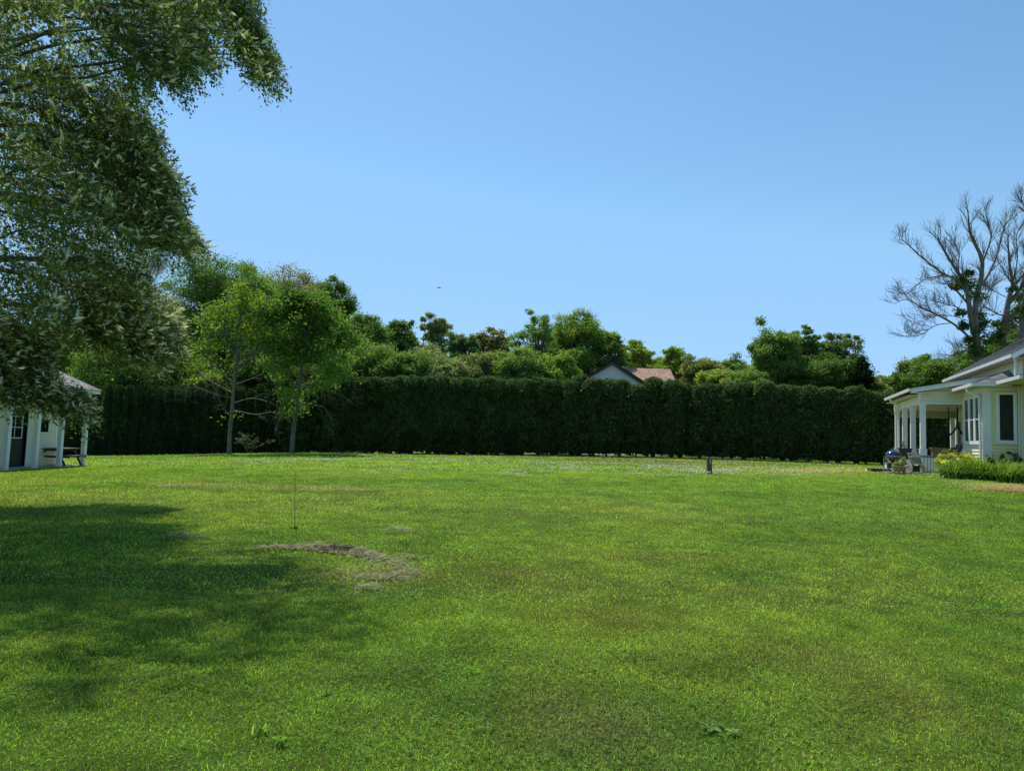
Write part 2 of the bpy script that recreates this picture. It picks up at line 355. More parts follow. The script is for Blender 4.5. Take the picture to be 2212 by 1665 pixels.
# ------------------------------------------------------------------ leaves
def leafquads(acc, rng, P, Nn, L, W_, C, droop=None):
    n = len(P); Nn = Nn/(np.linalg.norm(Nn, axis=1)[:,None]+1e-9)
    a = rng.randn(n,3) if droop is None else droop+rng.randn(n,3)*.45
    a -= (a*Nn).sum(1)[:,None]*Nn; a /= np.linalg.norm(a, axis=1)[:,None]+1e-9; b = np.cross(Nn, a)
    fold = Nn*(L*.12)[:,None]
    V = np.stack([P-a*(L/2)[:,None], P+b*(W_/2)[:,None]+fold-a*(L*.05)[:,None], P+a*(L/2)[:,None], P-b*(W_/2)[:,None]+fold-a*(L*.05)[:,None]], 1).reshape(-1,3)
    acc.add(V, np.arange(n)[:,None]*4+np.arange(4)[None], np.repeat(C, 4, 0))
def clump_leaves(acc, rng, centers, rad, per, size, base, subs=14, sig=.30, aspect=.6, bright=.35, flat=.75):
    """leaf clusters in clumps; centres (n,3), rad (n,)"""
    n = len(centers)
    d = rng.randn(n, subs, 3); d /= np.linalg.norm(d, axis=2)[...,None]; rr = rng.rand(n, subs)**.45
    S = centers[:,None]+d*(rr*rad[:,None])[...,None]*np.array([1,1,flat])
    cb = (1+bright*(rng.rand(n,1)-.5)*1.2)*(1+bright*(rng.rand(n,subs)-.5))
    S = S.reshape(-1,3); cb = cb.reshape(-1); out = d.reshape(-1,3)
    m = max(1, per//subs); n2 = len(S)
    sg = sig*np.repeat(np.repeat(rad, subs), m)
    P = np.repeat(S, m, 0)+rng.randn(n2*m,3)*sg[:,None]*np.array([1,1,.6])
    Nn = np.repeat(out, m, 0)*.5+np.array([0,0,.55])+rng.randn(n2*m,3)*.65
    k = len(P); L = size*(.6+.8*rng.rand(k)); c = base[None]*np.repeat(cb, m)[:,None]*(.72+.56*rng.rand(k))[:,None]
    c[:,0] *= .75+.5*rng.rand(k); c[:,2] *= .7+.6*rng.rand(k)
    leafquads(acc, rng, P, Nn, L, L*aspect, c)
def bez(a, b, sag, n=7, rng=None, wob=0.):
    t = np.linspace(0,1,n)[:,None]; P = a*(1-t)+b*t+np.asarray(sag)*(t*(1-t)*4)
    if rng is not None: P[1:-1] += rng.randn(n-2,3)*wob
    return P
def tree(name, px, top, hw, low, Y, base, style, label, seed, cat='tree', group=None, base_px=None, leaf=.26, mat='leaf', tr=.22, dead=0):
    rng = R0(seed); X = (px-1106)/F*Y
    bx = at(base_px if base_px else px, 980, Y)[0]; gzv = g1(bx, Y); loc = np.array([bx, Y, gzv-.05])
    topz = at(px, top, Y)[2]; lowz = at(px, low, Y)[2]; cx = at(px, (top+low)/2, Y)[0]
    rx = hw/F*Y; rz = (topz-lowz)/2; c = np.array([cx, Y, (topz+lowz)/2])
    t = thing(name, loc, label, cat, group)
    ncl = {'dense':90,'airy':70,'light':74,'broad':95}[style]; rr = {'dense':.225,'airy':.135,'light':.165,'broad':.19}[style]
    per = {'dense':352,'airy':176,'light':220,'broad':286}[style]
    d = rng.randn(ncl,3); d /= np.linalg.norm(d,axis=1)[:,None]
    d[:,2] = np.where(d[:,2] < -.55, -d[:,2]*.6, d[:,2])
    rad = (.50+.49*rng.rand(ncl)**.6); prof = np.array([rx, rx*.85, rz])
    C = c+d*rad[:,None]*prof*(1-rr*.35)
    C += rng.randn(ncl,3)*np.array([rx,rx,rz])*.04
    crad = rr*min(rx,rz*1.1)*(.65+.7*rng.rand(ncl))*1.1
    acc = A(); clump_leaves(acc, rng, C, crad, per, leaf, np.array(base), subs=22, sig=.36)
    # filler inside so the crown has depth
    nf = ncl//2 if style in ('dense','broad') else ncl//5
    Cf = c+rng.randn(nf,3)*prof*.34; clump_leaves(acc, rng, Cf, np.full(nf, rr*rx*1.1), per, leaf*1.1, np.array(base)*.9, subs=12)
    put('crown', acc, M[mat], t)
    ac = A(); hub = np.array([cx, Y, lowz+(topz-lowz)*.25])
    tp = bez(loc, np.array([cx+rng.randn()*.2, Y, topz-rz*.35]), (rng.randn()*.25,0,0), 9, rng, .05)
    ac.tube(tp, np.linspace(tr, tr*.25, 9), 7)
    for k in range(ncl if style in ('airy','light') else ncl//3):
        f = .25+.6*rng.rand(); st = tp[0]+(tp[-1]-tp[0])*f; ii = f*8; a0 = int(ii); st = tp[a0]*(1-(ii-a0))+tp[min(8,a0+1)]*(ii-a0)
        if st[2] > C[k][2]-.2: st = tp[max(2, a0-3)]
        ac.tube(bez(st, C[k], (0,0,-.3), 6, rng, .08), np.linspace(tr*.3, .02, 6), 4, cap=False)
    put('trunk', ac, M['greybark' if style == 'light' else 'bark'], t)
    return t
DARK=(.135,.230,.055); MID=(.190,.300,.075); BRI=(.240,.350,.065); YG=(.300,.375,.085); GREY=(.270,.330,.160); OLV=(.250,.290,.110); BRN=(.235,.230,.110)
TG = 'trees beyond the hedge'
T = [ # px, top, half width, low, Y, colour, style, label
 (452,536,112,850,64,DARK,'dense','tall dark green maple rising highest behind the lawn trees, against the cherry branches'),
 (508,548,62,850,66,DARK,'dense','dark shoulder of foliage between the tallest maple and the brownish oak'),
 (345,640,70,860,66,DARK,'dense','dark tree half hidden by the cherry branches, left of the tallest maple'),
 (240,640,90,860,66,MID,'dense','dark green tree behind the cherry branches above the shed roof'),
 (628,572,84,790,68,BRN,'dense','brownish leaved oak topping out between the two lawn trees'),
 (708,592,60,800,70,DARK,'dense','round dark tree top just right of the brownish oak'),
 (550,575,80,850,62,MID,'dense','mid green tree filling the gap between the two lawn trees'),
 (500,700,80,860,60,BRI,'light','bright leaved tree behind the pale trunked lawn tree'),
 (790,672,55,840,66,MID,'dense','mid green round tree just right of the leafy lawn tree'),
 (862,690,42,830,68,DARK,'broad','narrow dark tree between the round tree and the greyish tall one'),
 (938,672,42,800,74,GREY,'airy','sparse grey green tree standing above its neighbours left of centre'),
 (925,745,55,850,66,GREY,'dense','low grey green bushy tree under the sparse tall one'),
 (1000,706,44,840,66,(.15,.235,.075),'light','pale green slender tree with visible trunk left of centre'),
 (1062,700,42,820,72,BRN,'light','brownish sparse tree just left of the broad open crowned tree'),
 (1085,760,50,850,64,MID,'dense','low mid green tree close behind the hedge near the centre'),
 (1155,673,62,830,66,MID,'airy','open crowned tree with arching limbs at the centre'),
 (1243,668,72,840,80,BRI,'broad','broad bright green tree behind the gable of the neighbour house'),
 (1315,712,42,820,80,MID,'light','tree with loose crown directly above the neighbour gable'),
 (1378,728,42,850,86,YG,'light','rounded yellow green tree behind the red roof'),
 (1455,745,38,860,88,BRI,'light','small bright tree past the right end of the red roof'),
 (1520,775,50,860,76,OLV,'dense','low olive tree right of the red roof'),
 (1575,762,52,860,80,MID,'light','feathery pale tree left of the tall pair'),
 (1560,800,60,860,62,YG,'dense','low yellow green bush top just over the hedge'),
 (1672,700,58,850,60,MID,'broad','left tree of the tall pair, dense with dark trunk'),
 (1745,698,40,850,62,MID,'airy','middle slender tree of the tall group right of centre'),
 (1808,706,62,850,64,(.15,.215,.07),'airy','right feathery tree of the tall group with drooping branch tips'),
 (1770,770,100,860,60,DARK,'dense','dark green understorey tree below the tall group'),
 (1905,812,45,870,76,OLV,'dense','small olive tree left of the rounded tree by the porch'),
 (2005,765,75,880,56,MID,'broad','rounded tree just left of the dead trees above the porch roof'),
 (1935,815,50,870,62,BRI,'dense','small bright tree above the left end of the porch roof'),
 (2150,735,70,840,52,DARK,'dense','dark green tree at the foot of the dead trees behind the house'),
 (2200,700,50,820,54,MID,'dense','green leafy tree behind the house roof at the far right edge'),
 (1640,790,70,870,72,MID,'dense','mid green tree behind the left half of the tall pair'),
 (1430,790,70,870,95,DARK,'dense','distant dark tree behind the red roof end'),
 (1190,740,110,860,84,MID,'dense','distant tree filling behind the open crowned centre tree'),
 (830,745,70,860,84,DARK,'dense','distant dark tree behind the narrow one left of centre'),
 (1010,770,90,860,84,DARK,'dense','distant dark tree low behind the pale slender one'),
 (660,700,90,860,72,DARK,'dense','dark tree behind the leafy lawn tree'),
 (130,680,90,860,66,DARK,'dense','dark tree behind the shed roof at the far left'),
 (400,740,90,900,58,DARK,'dense','dark bushy tree behind the narrow arborvitae row, left part'),
 (575,760,80,900,58,DARK,'dense','dark bushy tree behind the arborvitae between the lawn trunks'),
 (790,735,80,870,62,MID,'dense','mid green bushy tree closing the gap right of the leafy lawn tree'),
 (880,760,70,870,60,MID,'broad','rounded mid green tree just behind the hedge left of centre'),
 (965,770,60,870,60,GREY,'broad','greyish green rounded tree just behind the hedge left of centre'),
 (1040,762,60,870,62,OLV,'broad','olive green rounded tree just behind the hedge near the centre'),
 (1120,752,65,870,60,MID,'broad','rounded green tree below the open crowned centre tree'),
 (1200,762,60,870,60,BRI,'broad','bright rounded tree left of the neighbour gable'),
 (1620,800,60,880,58,MID,'dense','low green bush top left of the tall pair'),
 (1860,815,60,880,60,OLV,'dense','low olive bush top below the dark pine'),
 (250,735,90,900,58,MID,'dense','mid green bushy tree above the outbuilding end of the arborvitae row'),
 (330,760,80,900,60,DARK,'dense','dark bushy tree behind the arborvitae, below the bare grey tree'),
 (1412,772,58,880,92,BRI,'dense','distant green tree line piece just behind the red roof end'),
 (1490,782,60,880,90,MID,'dense','low rounded green tree right of the red roof'),
 (440,800,55,890,56,YG,'dense','low yellow green bush poking over the narrow arborvitae row'),
 (720,770,70,900,60,DARK,'dense','dark bushy tree where the long hedge begins'),
]
for k, q in enumerate(T):
    px, top, hw, low, Y, c, st, lb = q
    tree('deciduous_tree', px, top, hw, low, Y, c, st, lb, 100+k, group=TG, leaf=.165 if Y < 70 else .20, tr=.28 if st != 'airy' else .2)
# conifer beside the tall group
def conifer(px, top, hw, low, Y, label, seed):
    rng = R0(seed); b = at(px,980,Y); loc = np.array([b[0],Y,g1(b[0],Y)]); tz = at(px,top,Y)[2]; H = tz-loc[2]; t = thing('pine_tree', loc, label, 'tree')
    acc = A(); ac = A(); ac.tube([loc, loc+[0,0,H]], [.2,.03], 6)
    for k in range(90):
        f = rng.rand()**.8; z = loc[2]+H*(.25+.75*f); r = hw/F*Y*(1-f)**.7*(.7+.5*rng.rand())+.2; a = rng.rand()*2*PI
        e = np.array([loc[0]+math.cos(a)*r, Y+math.sin(a)*r, z-.1*r+.1]); s = np.array([loc[0],Y,z]); ac.tube([s,e],[.04,.015],4,cap=False)
        n = 120; tt = rng.rand(n)**.6; P = s+(e-s)*tt[:,None]+rng.randn(n,3)*np.array([.22,.22,.1]); L = .2+.12*rng.rand(n)
        leafquads(acc, rng, P, rng.randn(n,3)+[0,0,1.2], L, L*.3, np.array([.02,.045,.02])*(.6+.7*rng.rand(n))[:,None])
    put('foliage', acc, M['needle'], t); put('trunk', ac, M['bark'], t, True)
conifer(1862,775,42,870,58,'dark pine with ragged side branches right of the feathery tree',7)
conifer(1950,808,14,870,90,'thin distant pine tip left of the rounded tree by the porch',8)

# ------------------------------------------------------------------ hedge trees
def arbor(name, H, rad, seed, n, taper, base, size, z0, core=.72, wob=.12):
    rng = R0(seed); acc = A()
    def prof(f): return rad*(np.clip(1-f, 0, 1)**taper)*(.80+.2*np.minimum(1, f*4))
    f = rng.rand(n)**.9; a = rng.rand(n)*2*PI
    lump = 1+wob*(fbm(np.c_[np.cos(a)*1.2, np.sin(a)*1.2, f*H*.9], 1.3, seed, 2)-.5)*3
    r = prof(f)*lump*(.76+.26*rng.rand(n)+.16*(rng.rand(n) < .12)); z = z0+f*(H-z0)
    P = np.c_[np.cos(a)*r, np.sin(a)*r, z]; out = np.c_[np.cos(a), np.sin(a), .25+0*a+.6*f**3]
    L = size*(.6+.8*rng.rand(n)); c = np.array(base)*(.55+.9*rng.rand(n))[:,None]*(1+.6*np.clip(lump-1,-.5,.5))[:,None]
    lg = rng.rand(n) < .06; c[lg] *= 1.9; c *= (1+.9*np.clip((f-.8)*5,0,1))[:,None]  # upper foliage lightened with height, sunlit tops put into the colour
    dead = rng.rand(n) < .02; c[dead] = [.07,.05,.03]
    leafquads(acc, rng, P, out*.6+rng.randn(n,3)*.6, L, L*.55, c, droop=np.array([0,0,1.])+out*.5)
    m_c = 70 if rad > .8 else 12
    fc = rng.rand(m_c)**.8; a3 = rng.rand(m_c)*2*PI; rc = prof(fc)*(.86+.16*rng.rand(m_c)); Cc_ = np.c_[np.cos(a3)*rc, np.sin(a3)*rc, z0+fc*(H-z0-.2)]
    clump_leaves(acc, rng, Cc_, .14+.20*rng.rand(m_c), 52, size*.9, np.array(base)*1.0, subs=4, sig=.45, aspect=.55, bright=.9)
    # top leaders
    for k in range(int(5+3*rng.rand())):
        m = n//50; a1 = rng.rand()*2*PI; q = rad*.55*rng.rand(); hh = H*(.93+.07*rng.rand())
        P = np.c_[math.cos(a1)*q+rng.randn(m)*.09, math.sin(a1)*q+rng.randn(m)*.09, hh-.7+.85*rng.rand(m)]
        L = size*(.5+.6*rng.rand(m)); leafquads(acc, rng, P, rng.randn(m,3)*[1,1,.5], L, L*.5, np.array(base)*1.7*(.6+.7*rng.rand(m))[:,None], droop=np.array([0,0,1.]))
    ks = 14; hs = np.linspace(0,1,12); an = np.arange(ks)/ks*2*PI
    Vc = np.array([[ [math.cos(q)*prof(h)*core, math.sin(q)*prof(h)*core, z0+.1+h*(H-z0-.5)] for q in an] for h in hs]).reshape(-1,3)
    ii = np.arange(11)[:,None]*ks; jj = np.arange(ks)[None]; acc.add(Vc, np.stack([ii+jj, ii+(jj+1)%ks, ii+ks+(jj+1)%ks, ii+ks+jj],-1).reshape(-1,4), np.array(base)*.25)  # dark inner shell added to block light through the foliage
    t = thing(name, (0,0,0), None, 'tree'); put('foliage', acc, M['needle'], t)
    ac = A(); 
    for k in range(3): ac.tube([[.12*k-.12,0,-.1],[.1*k-.1,.05*k,H*.5]], [.07,.03], 5, cap=False)
    put('trunk', ac, M['bark'], t, True)
    return t
HG = (.060,.094,.030)
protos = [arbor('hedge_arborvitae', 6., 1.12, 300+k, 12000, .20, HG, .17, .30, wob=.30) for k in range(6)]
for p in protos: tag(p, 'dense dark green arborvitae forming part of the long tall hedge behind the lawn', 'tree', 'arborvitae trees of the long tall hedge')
rng = R0(77)
topy = [(640,842),(700,830),(760,818),(900,815),(1106,820),(1290,815),(1450,828),(1550,830),(1700,833),(1850,845),(1930,853),(2100,870)]
hy = [(640,52),(1106,55),(1500,53),(1900,49),(2100,46.5)]
px = 640.; k = 0
while px < 2110:
    Y = np.interp(px, *zip(*hy)); P = at(px, 900, Y); tz = at(px, np.interp(px, *zip(*topy))+rng.randn()*3.2, Y)[2]; g0 = g1(P[0], Y)-.05
    H = tz-g0+.05+rng.randn()*.05; s = H/6.; w = (.95+.2*rng.rand())
    loc = (P[0]+rng.randn()*.1, Y+rng.randn()*.28, g0); rz = rng.rand()*6.28
    if k < 6:
        o = protos[k]; o.location = loc; o.rotation_euler = (0,0,rz); o.scale = (w,w,s)
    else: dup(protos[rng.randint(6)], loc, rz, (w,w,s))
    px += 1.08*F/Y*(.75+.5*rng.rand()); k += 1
print('hedge trees', k)
pc = [arbor('columnar_arborvitae', 5.2, .50, 400+k, 6500, .36, (.034,.058,.022), .15, .12, wob=.16) for k in range(4)]
for p in pc: tag(p, 'narrow pointed dark arborvitae in the close row at the left edge of the lawn', 'tree', 'narrow arborvitae in the left row')
px = 100.; k = 0
while px < 655:
    Y = 52.5; P = at(px, 900, Y); tz = at(px, np.interp(px,[100,205,430,655],[842,838,832,845])+rng.randn()*6, Y)[2]; g0 = g1(P[0], Y)-.1; s = (tz-g0)/5.2
    loc = (P[0], Y+rng.randn()*.1, g0); rz = rng.rand()*6.28; w = .95+.15*rng.rand()
    if k < 4:
        o = pc[k]; o.location = loc; o.rotation_euler = (0,0,rz); o.scale = (w,w,s)
    else: dup(pc[rng.randint(4)], loc, rz, (w,w,s))
    px += .76*F/Y*(.9+.2*rng.rand()); k += 1
rng = R0(78); acc = A(); C = []
for q in range(420):
    a_ = 190+1900*rng.rand(); Y_ = 59.5+3*rng.rand(); P_ = at(a_, 900, Y_); gg = g1(P_[0], 58); C.append([P_[0], Y_, gg+.6+(5.6 if a_ < 720 else 3.6)*rng.rand()])
clump_leaves(acc, rng, np.array(C), np.full(420, 1.0), 150, .34, np.array(DARK)*.8, subs=10)
tag(put('undergrowth', acc, M['leaf']), 'dark mass of undergrowth showing through gaps in the hedge', 'undergrowth', kind='stuff')
# added pale strip imitating sunlit ground, seen through the gaps at the hedge foot
xs_ = np.linspace(-14,26,60); ac = A()
for a_, b_ in zip(xs_[:-1], xs_[1:]):
    ac.add([[a_,57.5,g1(a_,57.5)+.012],[b_,57.5,g1(b_,57.5)+.012],[b_,63,g1(b_,63)+.012],[a_,63,g1(a_,63)+.012]], [[0,1,2,3]])
tag(put('added_bright_strip', ac, M['concrete']), kind='structure')

# ------------------------------------------------------------------ lawn trees
def spawn(ac, rng, P, r0, r1, lvl, tips, ang=.9, ln=1.2, nch=6, upb=.25, mx=3, k=4, fr=.25, rmin=.006):
    """tube along P then children"""
    n = len(P); rad = np.linspace(r0, r1, n); ac.tube(P, rad, 7 if r0 > .12 else (5 if r0 > .04 else 3), cap=False)
    if lvl >= mx: tips.append((P[-1], P[-1]-P[-2])); return
    seg = P[1:]-P[:-1]
    for c in range(nch):
        f = fr+(1-fr)*(c+rng.rand())/nch; ii = f*(n-1); a = min(int(ii), n-2); st = P[a]+seg[a]*(ii-a); d = seg[a]/(np.linalg.norm(seg[a])+1e-9)
        v = rng.randn(3); v -= v@d*d; v /= np.linalg.norm(v)+1e-9
        th = ang*(.6+.7*rng.rand()); nd = d*math.cos(th)+v*math.sin(th); nd[2] += upb; nd /= np.linalg.norm(nd)
        L = ln*(.55+.8*rng.rand())*(1.15-.5*f); m = 5
        Q = [st]; cur = nd.copy()
        for _ in range(m): cur = cur+rng.randn(3)*.13+np.array([0,0,upb*.2]); cur /= np.linalg.norm(cur); Q.append(Q[-1]+cur*L/m)
        rr = (r0+(r1-r0)*f)*.5; rr = max(rmin, min(rr, L*.03+.005))
        spawn(ac, rng, np.array(Q), rr, max(rmin*.7, rr*.35), lvl+1, tips, ang, ln*.6, max(2, nch-2), upb, mx, k, .12, rmin)
def pl(pts, Y, dy=None):
    out = []
    for i_, (a,b) in enumerate(pts): out.append(at(a, b, Y+(dy[i_] if dy is not None else 0)))
    return smoothp(np.array(out))
def smoothp(P, m=3):
    n = len(P)
    if n < 3: return np.array([P[0]*(1-t)+P[1]*t for t in np.linspace(0,1,5)])
    o = []
    Q = np.r_[[2*P[0]-P[1]], P, [2*P[-1]-P[-2]]]
    for i_ in range(1, n):
        for t in np.arange(m)/m:
            p0,p1,p2,p3 = Q[i_-1],Q[i_],Q[i_+1],Q[i_+2]
            o.append(.5*((2*p1)+(-p0+p2)*t+(2*p0-5*p1+4*p2-p3)*t*t+(-p0+3*p1-3*p2+p3)*t**3))
    o.append(P[-1]); return np.array(o)
def lawn_tree(Y, trunk, limbs, deadlimbs, base, label, seed, r, per, leaf, clumpr, mx=2, barkm='greybark', extra=()):
    rng = R0(seed); b = at(trunk[0][0], trunk[0][1], Y); loc = np.array([b[0], Y, g1(b[0],Y)-.05]); t = thing('lawn_tree', loc, label, 'tree')
    sq = lambda T_: [(a, b if b > 800 else 800-(800-b)*(.72 if seed == 61 else .80)) for a,b in T_]
    ac = A(); tips = []; P = pl(sq(trunk), Y); P[0][2] = loc[2]
    spawn(ac, rng, P, r, r*.2, 0, tips, .8, 1.5, 9, .4, mx, fr=.42)
    for L_, dy in limbs:
        Q = pl(sq(L_), Y, np.linspace(0, dy, len(L_))); spawn(ac, rng, Q, r*.42, .03, 0, tips, .8, 1.3, 7, .35, mx)
    nl = len(tips); dt = []
    for L_, dy in deadlimbs:
        Q = pl(L_, Y, np.linspace(0, dy, len(L_))); spawn(ac, rng, Q, r*.25, .018, 0, dt, .9, 1.0, 7, -.02, 2)
    put('trunk', ac, M[barkm], t, True)
    C = np.array([q[0]+q[1]/(np.linalg.norm(q[1])+1e-9)*.1 for q in tips])
    C = np.r_[C, np.array([at(a,b_,Y+c_) for a,b_,c_ in [(q_[0], q_[1] if q_[1] > 800 else 800-(800-q_[1])*.93, q_[2]) for q_ in extra]])] if len(extra) else C
    acc = A(); rad = clumpr*(.6+.8*rng.rand(len(C))); clump_leaves(acc, rng, C, rad, per, leaf, np.array(base), subs=7, sig=.35, aspect=.62, bright=.4)
    put('crown', acc, M['leaf'], t); print('lawn tree tips', len(tips))
lawn_tree(46, [(495,980),(497,930),(502,880),(508,800),(516,740),(512,690),(520,640),(515,600)],
  [([(508,800),(540,760),(560,720),(570,680)],1.),([(506,830),(470,790),(455,740),(450,690)],-1.),([(514,760),(490,720),(485,660),(490,620)],1.2),([(510,790),(560,745),(590,720)],-1.4),
   ([(505,850),(450,820),(420,790)],1.6),([(516,720),(550,690),(560,640)],-.8),([(512,700),(470,680),(460,650)],.8),([(518,660),(545,630),(540,610)],.4)],
  [([(505,870),(545,860),(585,870),(610,880)],-.6),([(503,885),(550,895),(590,890),(600,905)],1.),([(505,860),(460,850),(420,835),(385,850)],.5),([(503,900),(485,885),(465,850),(430,838)],-.8),([(510,830),(560,810),(600,780)],.4)],
  (.175,.265,.035), 'slim lawn tree with pale trunk, thin yellow green leaves and dead lower limbs', 61, .15, 15, .18, .5, extra=[(480,905,.2),(500,900,-.3),(515,895,.3)])
rngx = R0(4)
ex = [(a+rngx.randn()*8, b+rngx.randn()*6, rngx.randn()*1.6) for a,b in [(600,650),(620,632),(650,622),(680,630),(705,645),(725,670),(740,700),(745,740),(590,690),(585,730),(700,690),(660,660),(640,690),(620,720),(715,730),(690,740),(650,880),(625,890),(640,850),(610,850),(680,840),(710,820),(735,810),(595,810),(600,760),(735,780),(700,780),(610,790)]*5]
lawn_tree(47, [(630,978),(634,930),(640,880),(648,820),(655,760),(650,700),(655,650),(650,625)],
  [([(648,820),(680,770),(710,730),(725,690)],1.),([(650,790),(620,750),(600,700),(590,660)],-1.),([(653,770),(670,720),(690,670),(700,640)],1.2),([(645,840),(610,800),(590,760)],-1.2),
   ([(648,810),(700,790),(740,760),(752,730)],-1.),([(652,740),(630,690),(620,650)],.8),([(650,720),(670,680),(670,640)],-.4),([(645,845),(690,820),(730,800)],1.6)],
  [([(640,885),(690,860),(730,850),(760,870)],.6),([(642,870),(700,880),(720,920)],-.5),([(636,920),(610,900),(595,930)],.3)],
  (.125,.225,.042), 'fuller leafy lawn tree with forked dark trunk, right of the slim pale trunked one', 62, .16, 48, .20, .55, extra=ex)
# low leafless shrub between trunks
b = at(535,978,49); loc = np.array([b[0],49,g1(b[0],49)]); t = thing('shrub', loc, 'small grey leaved shrub in shade between the two lawn tree trunks', 'shrub'); rng = R0(8)
ac = A(); tips = []
for k in range(7): spawn(ac, rng, bez(loc, loc+np.array([rng.randn()*.6,rng.randn()*.4,1.]), (0,0,.1), 5, rng, .04), .02, .006, 1, tips, .8, .5, 4, .2, 2)
put('stem', ac, M['greybark'], t); acc = A(); C = np.array([q[0] for q in tips]); clump_leaves(acc, rng, C, np.full(len(C), .16), 16, .12, np.array([.10,.12,.09]), subs=4); put('leaves', acc, M['leaf'], t)

# ------------------------------------------------------------------ dead trees at the right
def zz(x, y): return (1843.2+x*.256+4, 785-(785-391.7-y*.256)*.955)
def dead_tree(Y, trunks, limbs, ivy, label, seed, r, name='dead_tree', mx=2, ln=1.55):
    rng = R0(seed); b = at(*zz(*trunks[0][0]), Y); loc = np.array([b[0], Y, g1(b[0],Y)]); t = thing(name, loc, label, 'tree')
    ac = A(); tips = []
    for i_, tr in enumerate(trunks):
        P = pl([zz(*q) for q in tr], Y)
        if i_ == 0: P = np.r_[[loc], P]
        spawn(ac, rng, P, r*(1 if i_ == 0 else .62), .03, 0, tips, .55, ln, 14, .28, mx, fr=.45 if i_ == 0 else .3, rmin=.010)
    for L_, dy, rr in limbs:
        Q = pl([zz(*q) for q in L_], Y, np.linspace(0, dy, len(L_))); spawn(ac, rng, Q, rr*.60, .018, 0, tips, .6, ln*.85, 13, .25, mx, fr=.25, rmin=.010)
    put('trunk', ac, M['deadbark'], t, True)
    if ivy:
        acc = A(); C = np.array([at(*zz(a,b_), Y-.3+.6*rng.rand()) for a,b_,_ in ivy]); rad = np.array([q[2]*.72 for q in ivy])
        clump_leaves(acc, rng, C, rad, 330, .17, np.array([.07,.12,.035]), subs=12, sig=.35); put('ivy', acc, M['leaf'], t)
dead_tree(48, [[(1040,1500),(1015,1200),(1020,1000),(1075,650),(975,400),(950,180)], [(1000,1280),(960,1000),(930,850),(840,690),(740,520),(690,400)]],
  [([(940,920),(860,800),(740,740),(540,580),(430,470),(370,440)],-1.5,.15),([(760,755),(660,775),(560,810),(440,920),(340,900)],-2.,.09),
   ([(990,1330),(850,1200),(700,1110),(560,1040),(430,970),(330,1010)],1.5,.15),([(950,1160),(830,1120),(700,1110),(600,1150),(480,1185)],-1,.06),
   ([(1000,1400),(930,1420),(860,1440),(790,1490)],-1.,.08),([(820,1180),(720,1190),(640,1220),(540,1290),(440,1300)],1.,.06),
   ([(1050,850),(1120,760),(1190,600),(1240,400),(1290,280),(1370,230)],1.5,.17),([(1075,650),(1120,520),(1150,400),(1120,300),(1100,190)],-1.,.11),
   ([(960,1020),(880,920),(800,850),(730,820)],1.,.14),([(930,1090),(860,1040),(760,1010),(640,980)],-1.5,.07),([(880,760),(870,650),(880,560),(830,450)],.5,.08),([(1015,1100),(1080,1050),(1130,880),(1180,830)],.5,.06)],
  [(900,800,.7),(860,850,.6),(950,740,.4),(1040,1110,.7),(1010,950,.7),(1070,1170,.6),(880,1090,.5),(930,1200,.5),(990,850,.6),(1050,1250,.7),(1090,1320,.8),(1000,1380,.7),(960,1330,.4),(1020,1450,.8)],
  'large bare dead tree with ivy on its trunk behind the house', 81, .30)
dead_tree(51, [[(1240,1330),(1270,1150),(1300,950),(1330,850),(1300,640),(1290,400)], [(1300,1000),(1380,900),(1430,780),(1480,600)]],
  [([(1400,1000),(1350,880),(1290,780),(1220,660),(1190,600)],1.,.12),([(1290,1120),(1200,1100),(1120,1050),(1050,1030)],-1.,.1),([(1320,870),(1390,780),(1460,700),(1500,520)],.5,.1),([(1270,950),(1180,900),(1110,860)],1.,.06),([(1330,860),(1370,600),(1360,420),(1400,330)],-.6,.08)],
  [(1330,880,.4),(1380,1090,1.1),(1310,1150,.7),(1200,1180,.6),(1250,1240,.8),(1400,950,.6),(1180,1300,.6)], 'second bare dead tree, smaller, close right of the large dead one', 82, .28)
dead_tree(47, [[(1400,1350),(1420,1150),(1440,950),(1470,700),(1480,500),(1500,120)]], [([(1430,1100),(1380,1240),(1330,1190)],.5,.08),([(1490,400),(1450,200),(1400,100)],.5,.05)],
  [(1440,1130,.9),(1400,1050,.7),(1460,900,.7)], 'thick bare trunk wrapped in ivy at the right edge above the roof', 83, .24, mx=2)
rng = R0(90); b = at(300,980,58); loc = np.array([b[0],58,g1(b[0],58)]); t = thing('bare_tree', loc, 'leafless grey tree whose twigs show against sky between cherry and maple', 'tree')
ac = A(); tips = []; spawn(ac, rng, np.r_[[loc], pl([(300,800),(298,700),(312,620),(335,565)],58)], .2, .02, 0, tips, .7, 2.2, 12, .3, 3, fr=.5, rmin=.010); put('trunk', ac, M['greybark'], t)

# ------------------------------------------------------------------ big cherry
def inpoly(x, y, poly):
    c = np.zeros(len(x), bool); n = len(poly)
    for i_ in range(n):
        x1,y1 = poly[i_]; x2,y2 = poly[(i_+1)%n]
        k = ((y1 > y) != (y2 > y)) & (x < (x2-x1)*(y-y1)/(y2-y1+1e-9)+x1); c ^= k
    return c
POLY = [(-3000,-3500),(900,-3500),(800,-900),(700,-250),(600,-40),(545,0),(565,50),(585,110),(612,165),(605,190),(580,185),(555,205),(530,165),(505,130),(478,85),(460,130),(425,190),(402,175),(385,205),(352,190),(335,165),(322,215),(300,215),
        (318,250),(345,290),(352,350),(372,385),(402,390),(392,410),(385,440),(400,480),(440,530),(455,555),(430,575),(390,560),(350,540),(320,570),(300,590),(330,625),(370,650),(392,690),(402,735),(375,780),(330,808),(280,815),(210,800),
        (150,785),(128,800),(140,835),(196,850),(208,890),(180,912),(130,912),(92,875),(60,860),(20,872),(-30,885),(-400,905),(-3000,1000)]
rng = R0(11); N = 150000
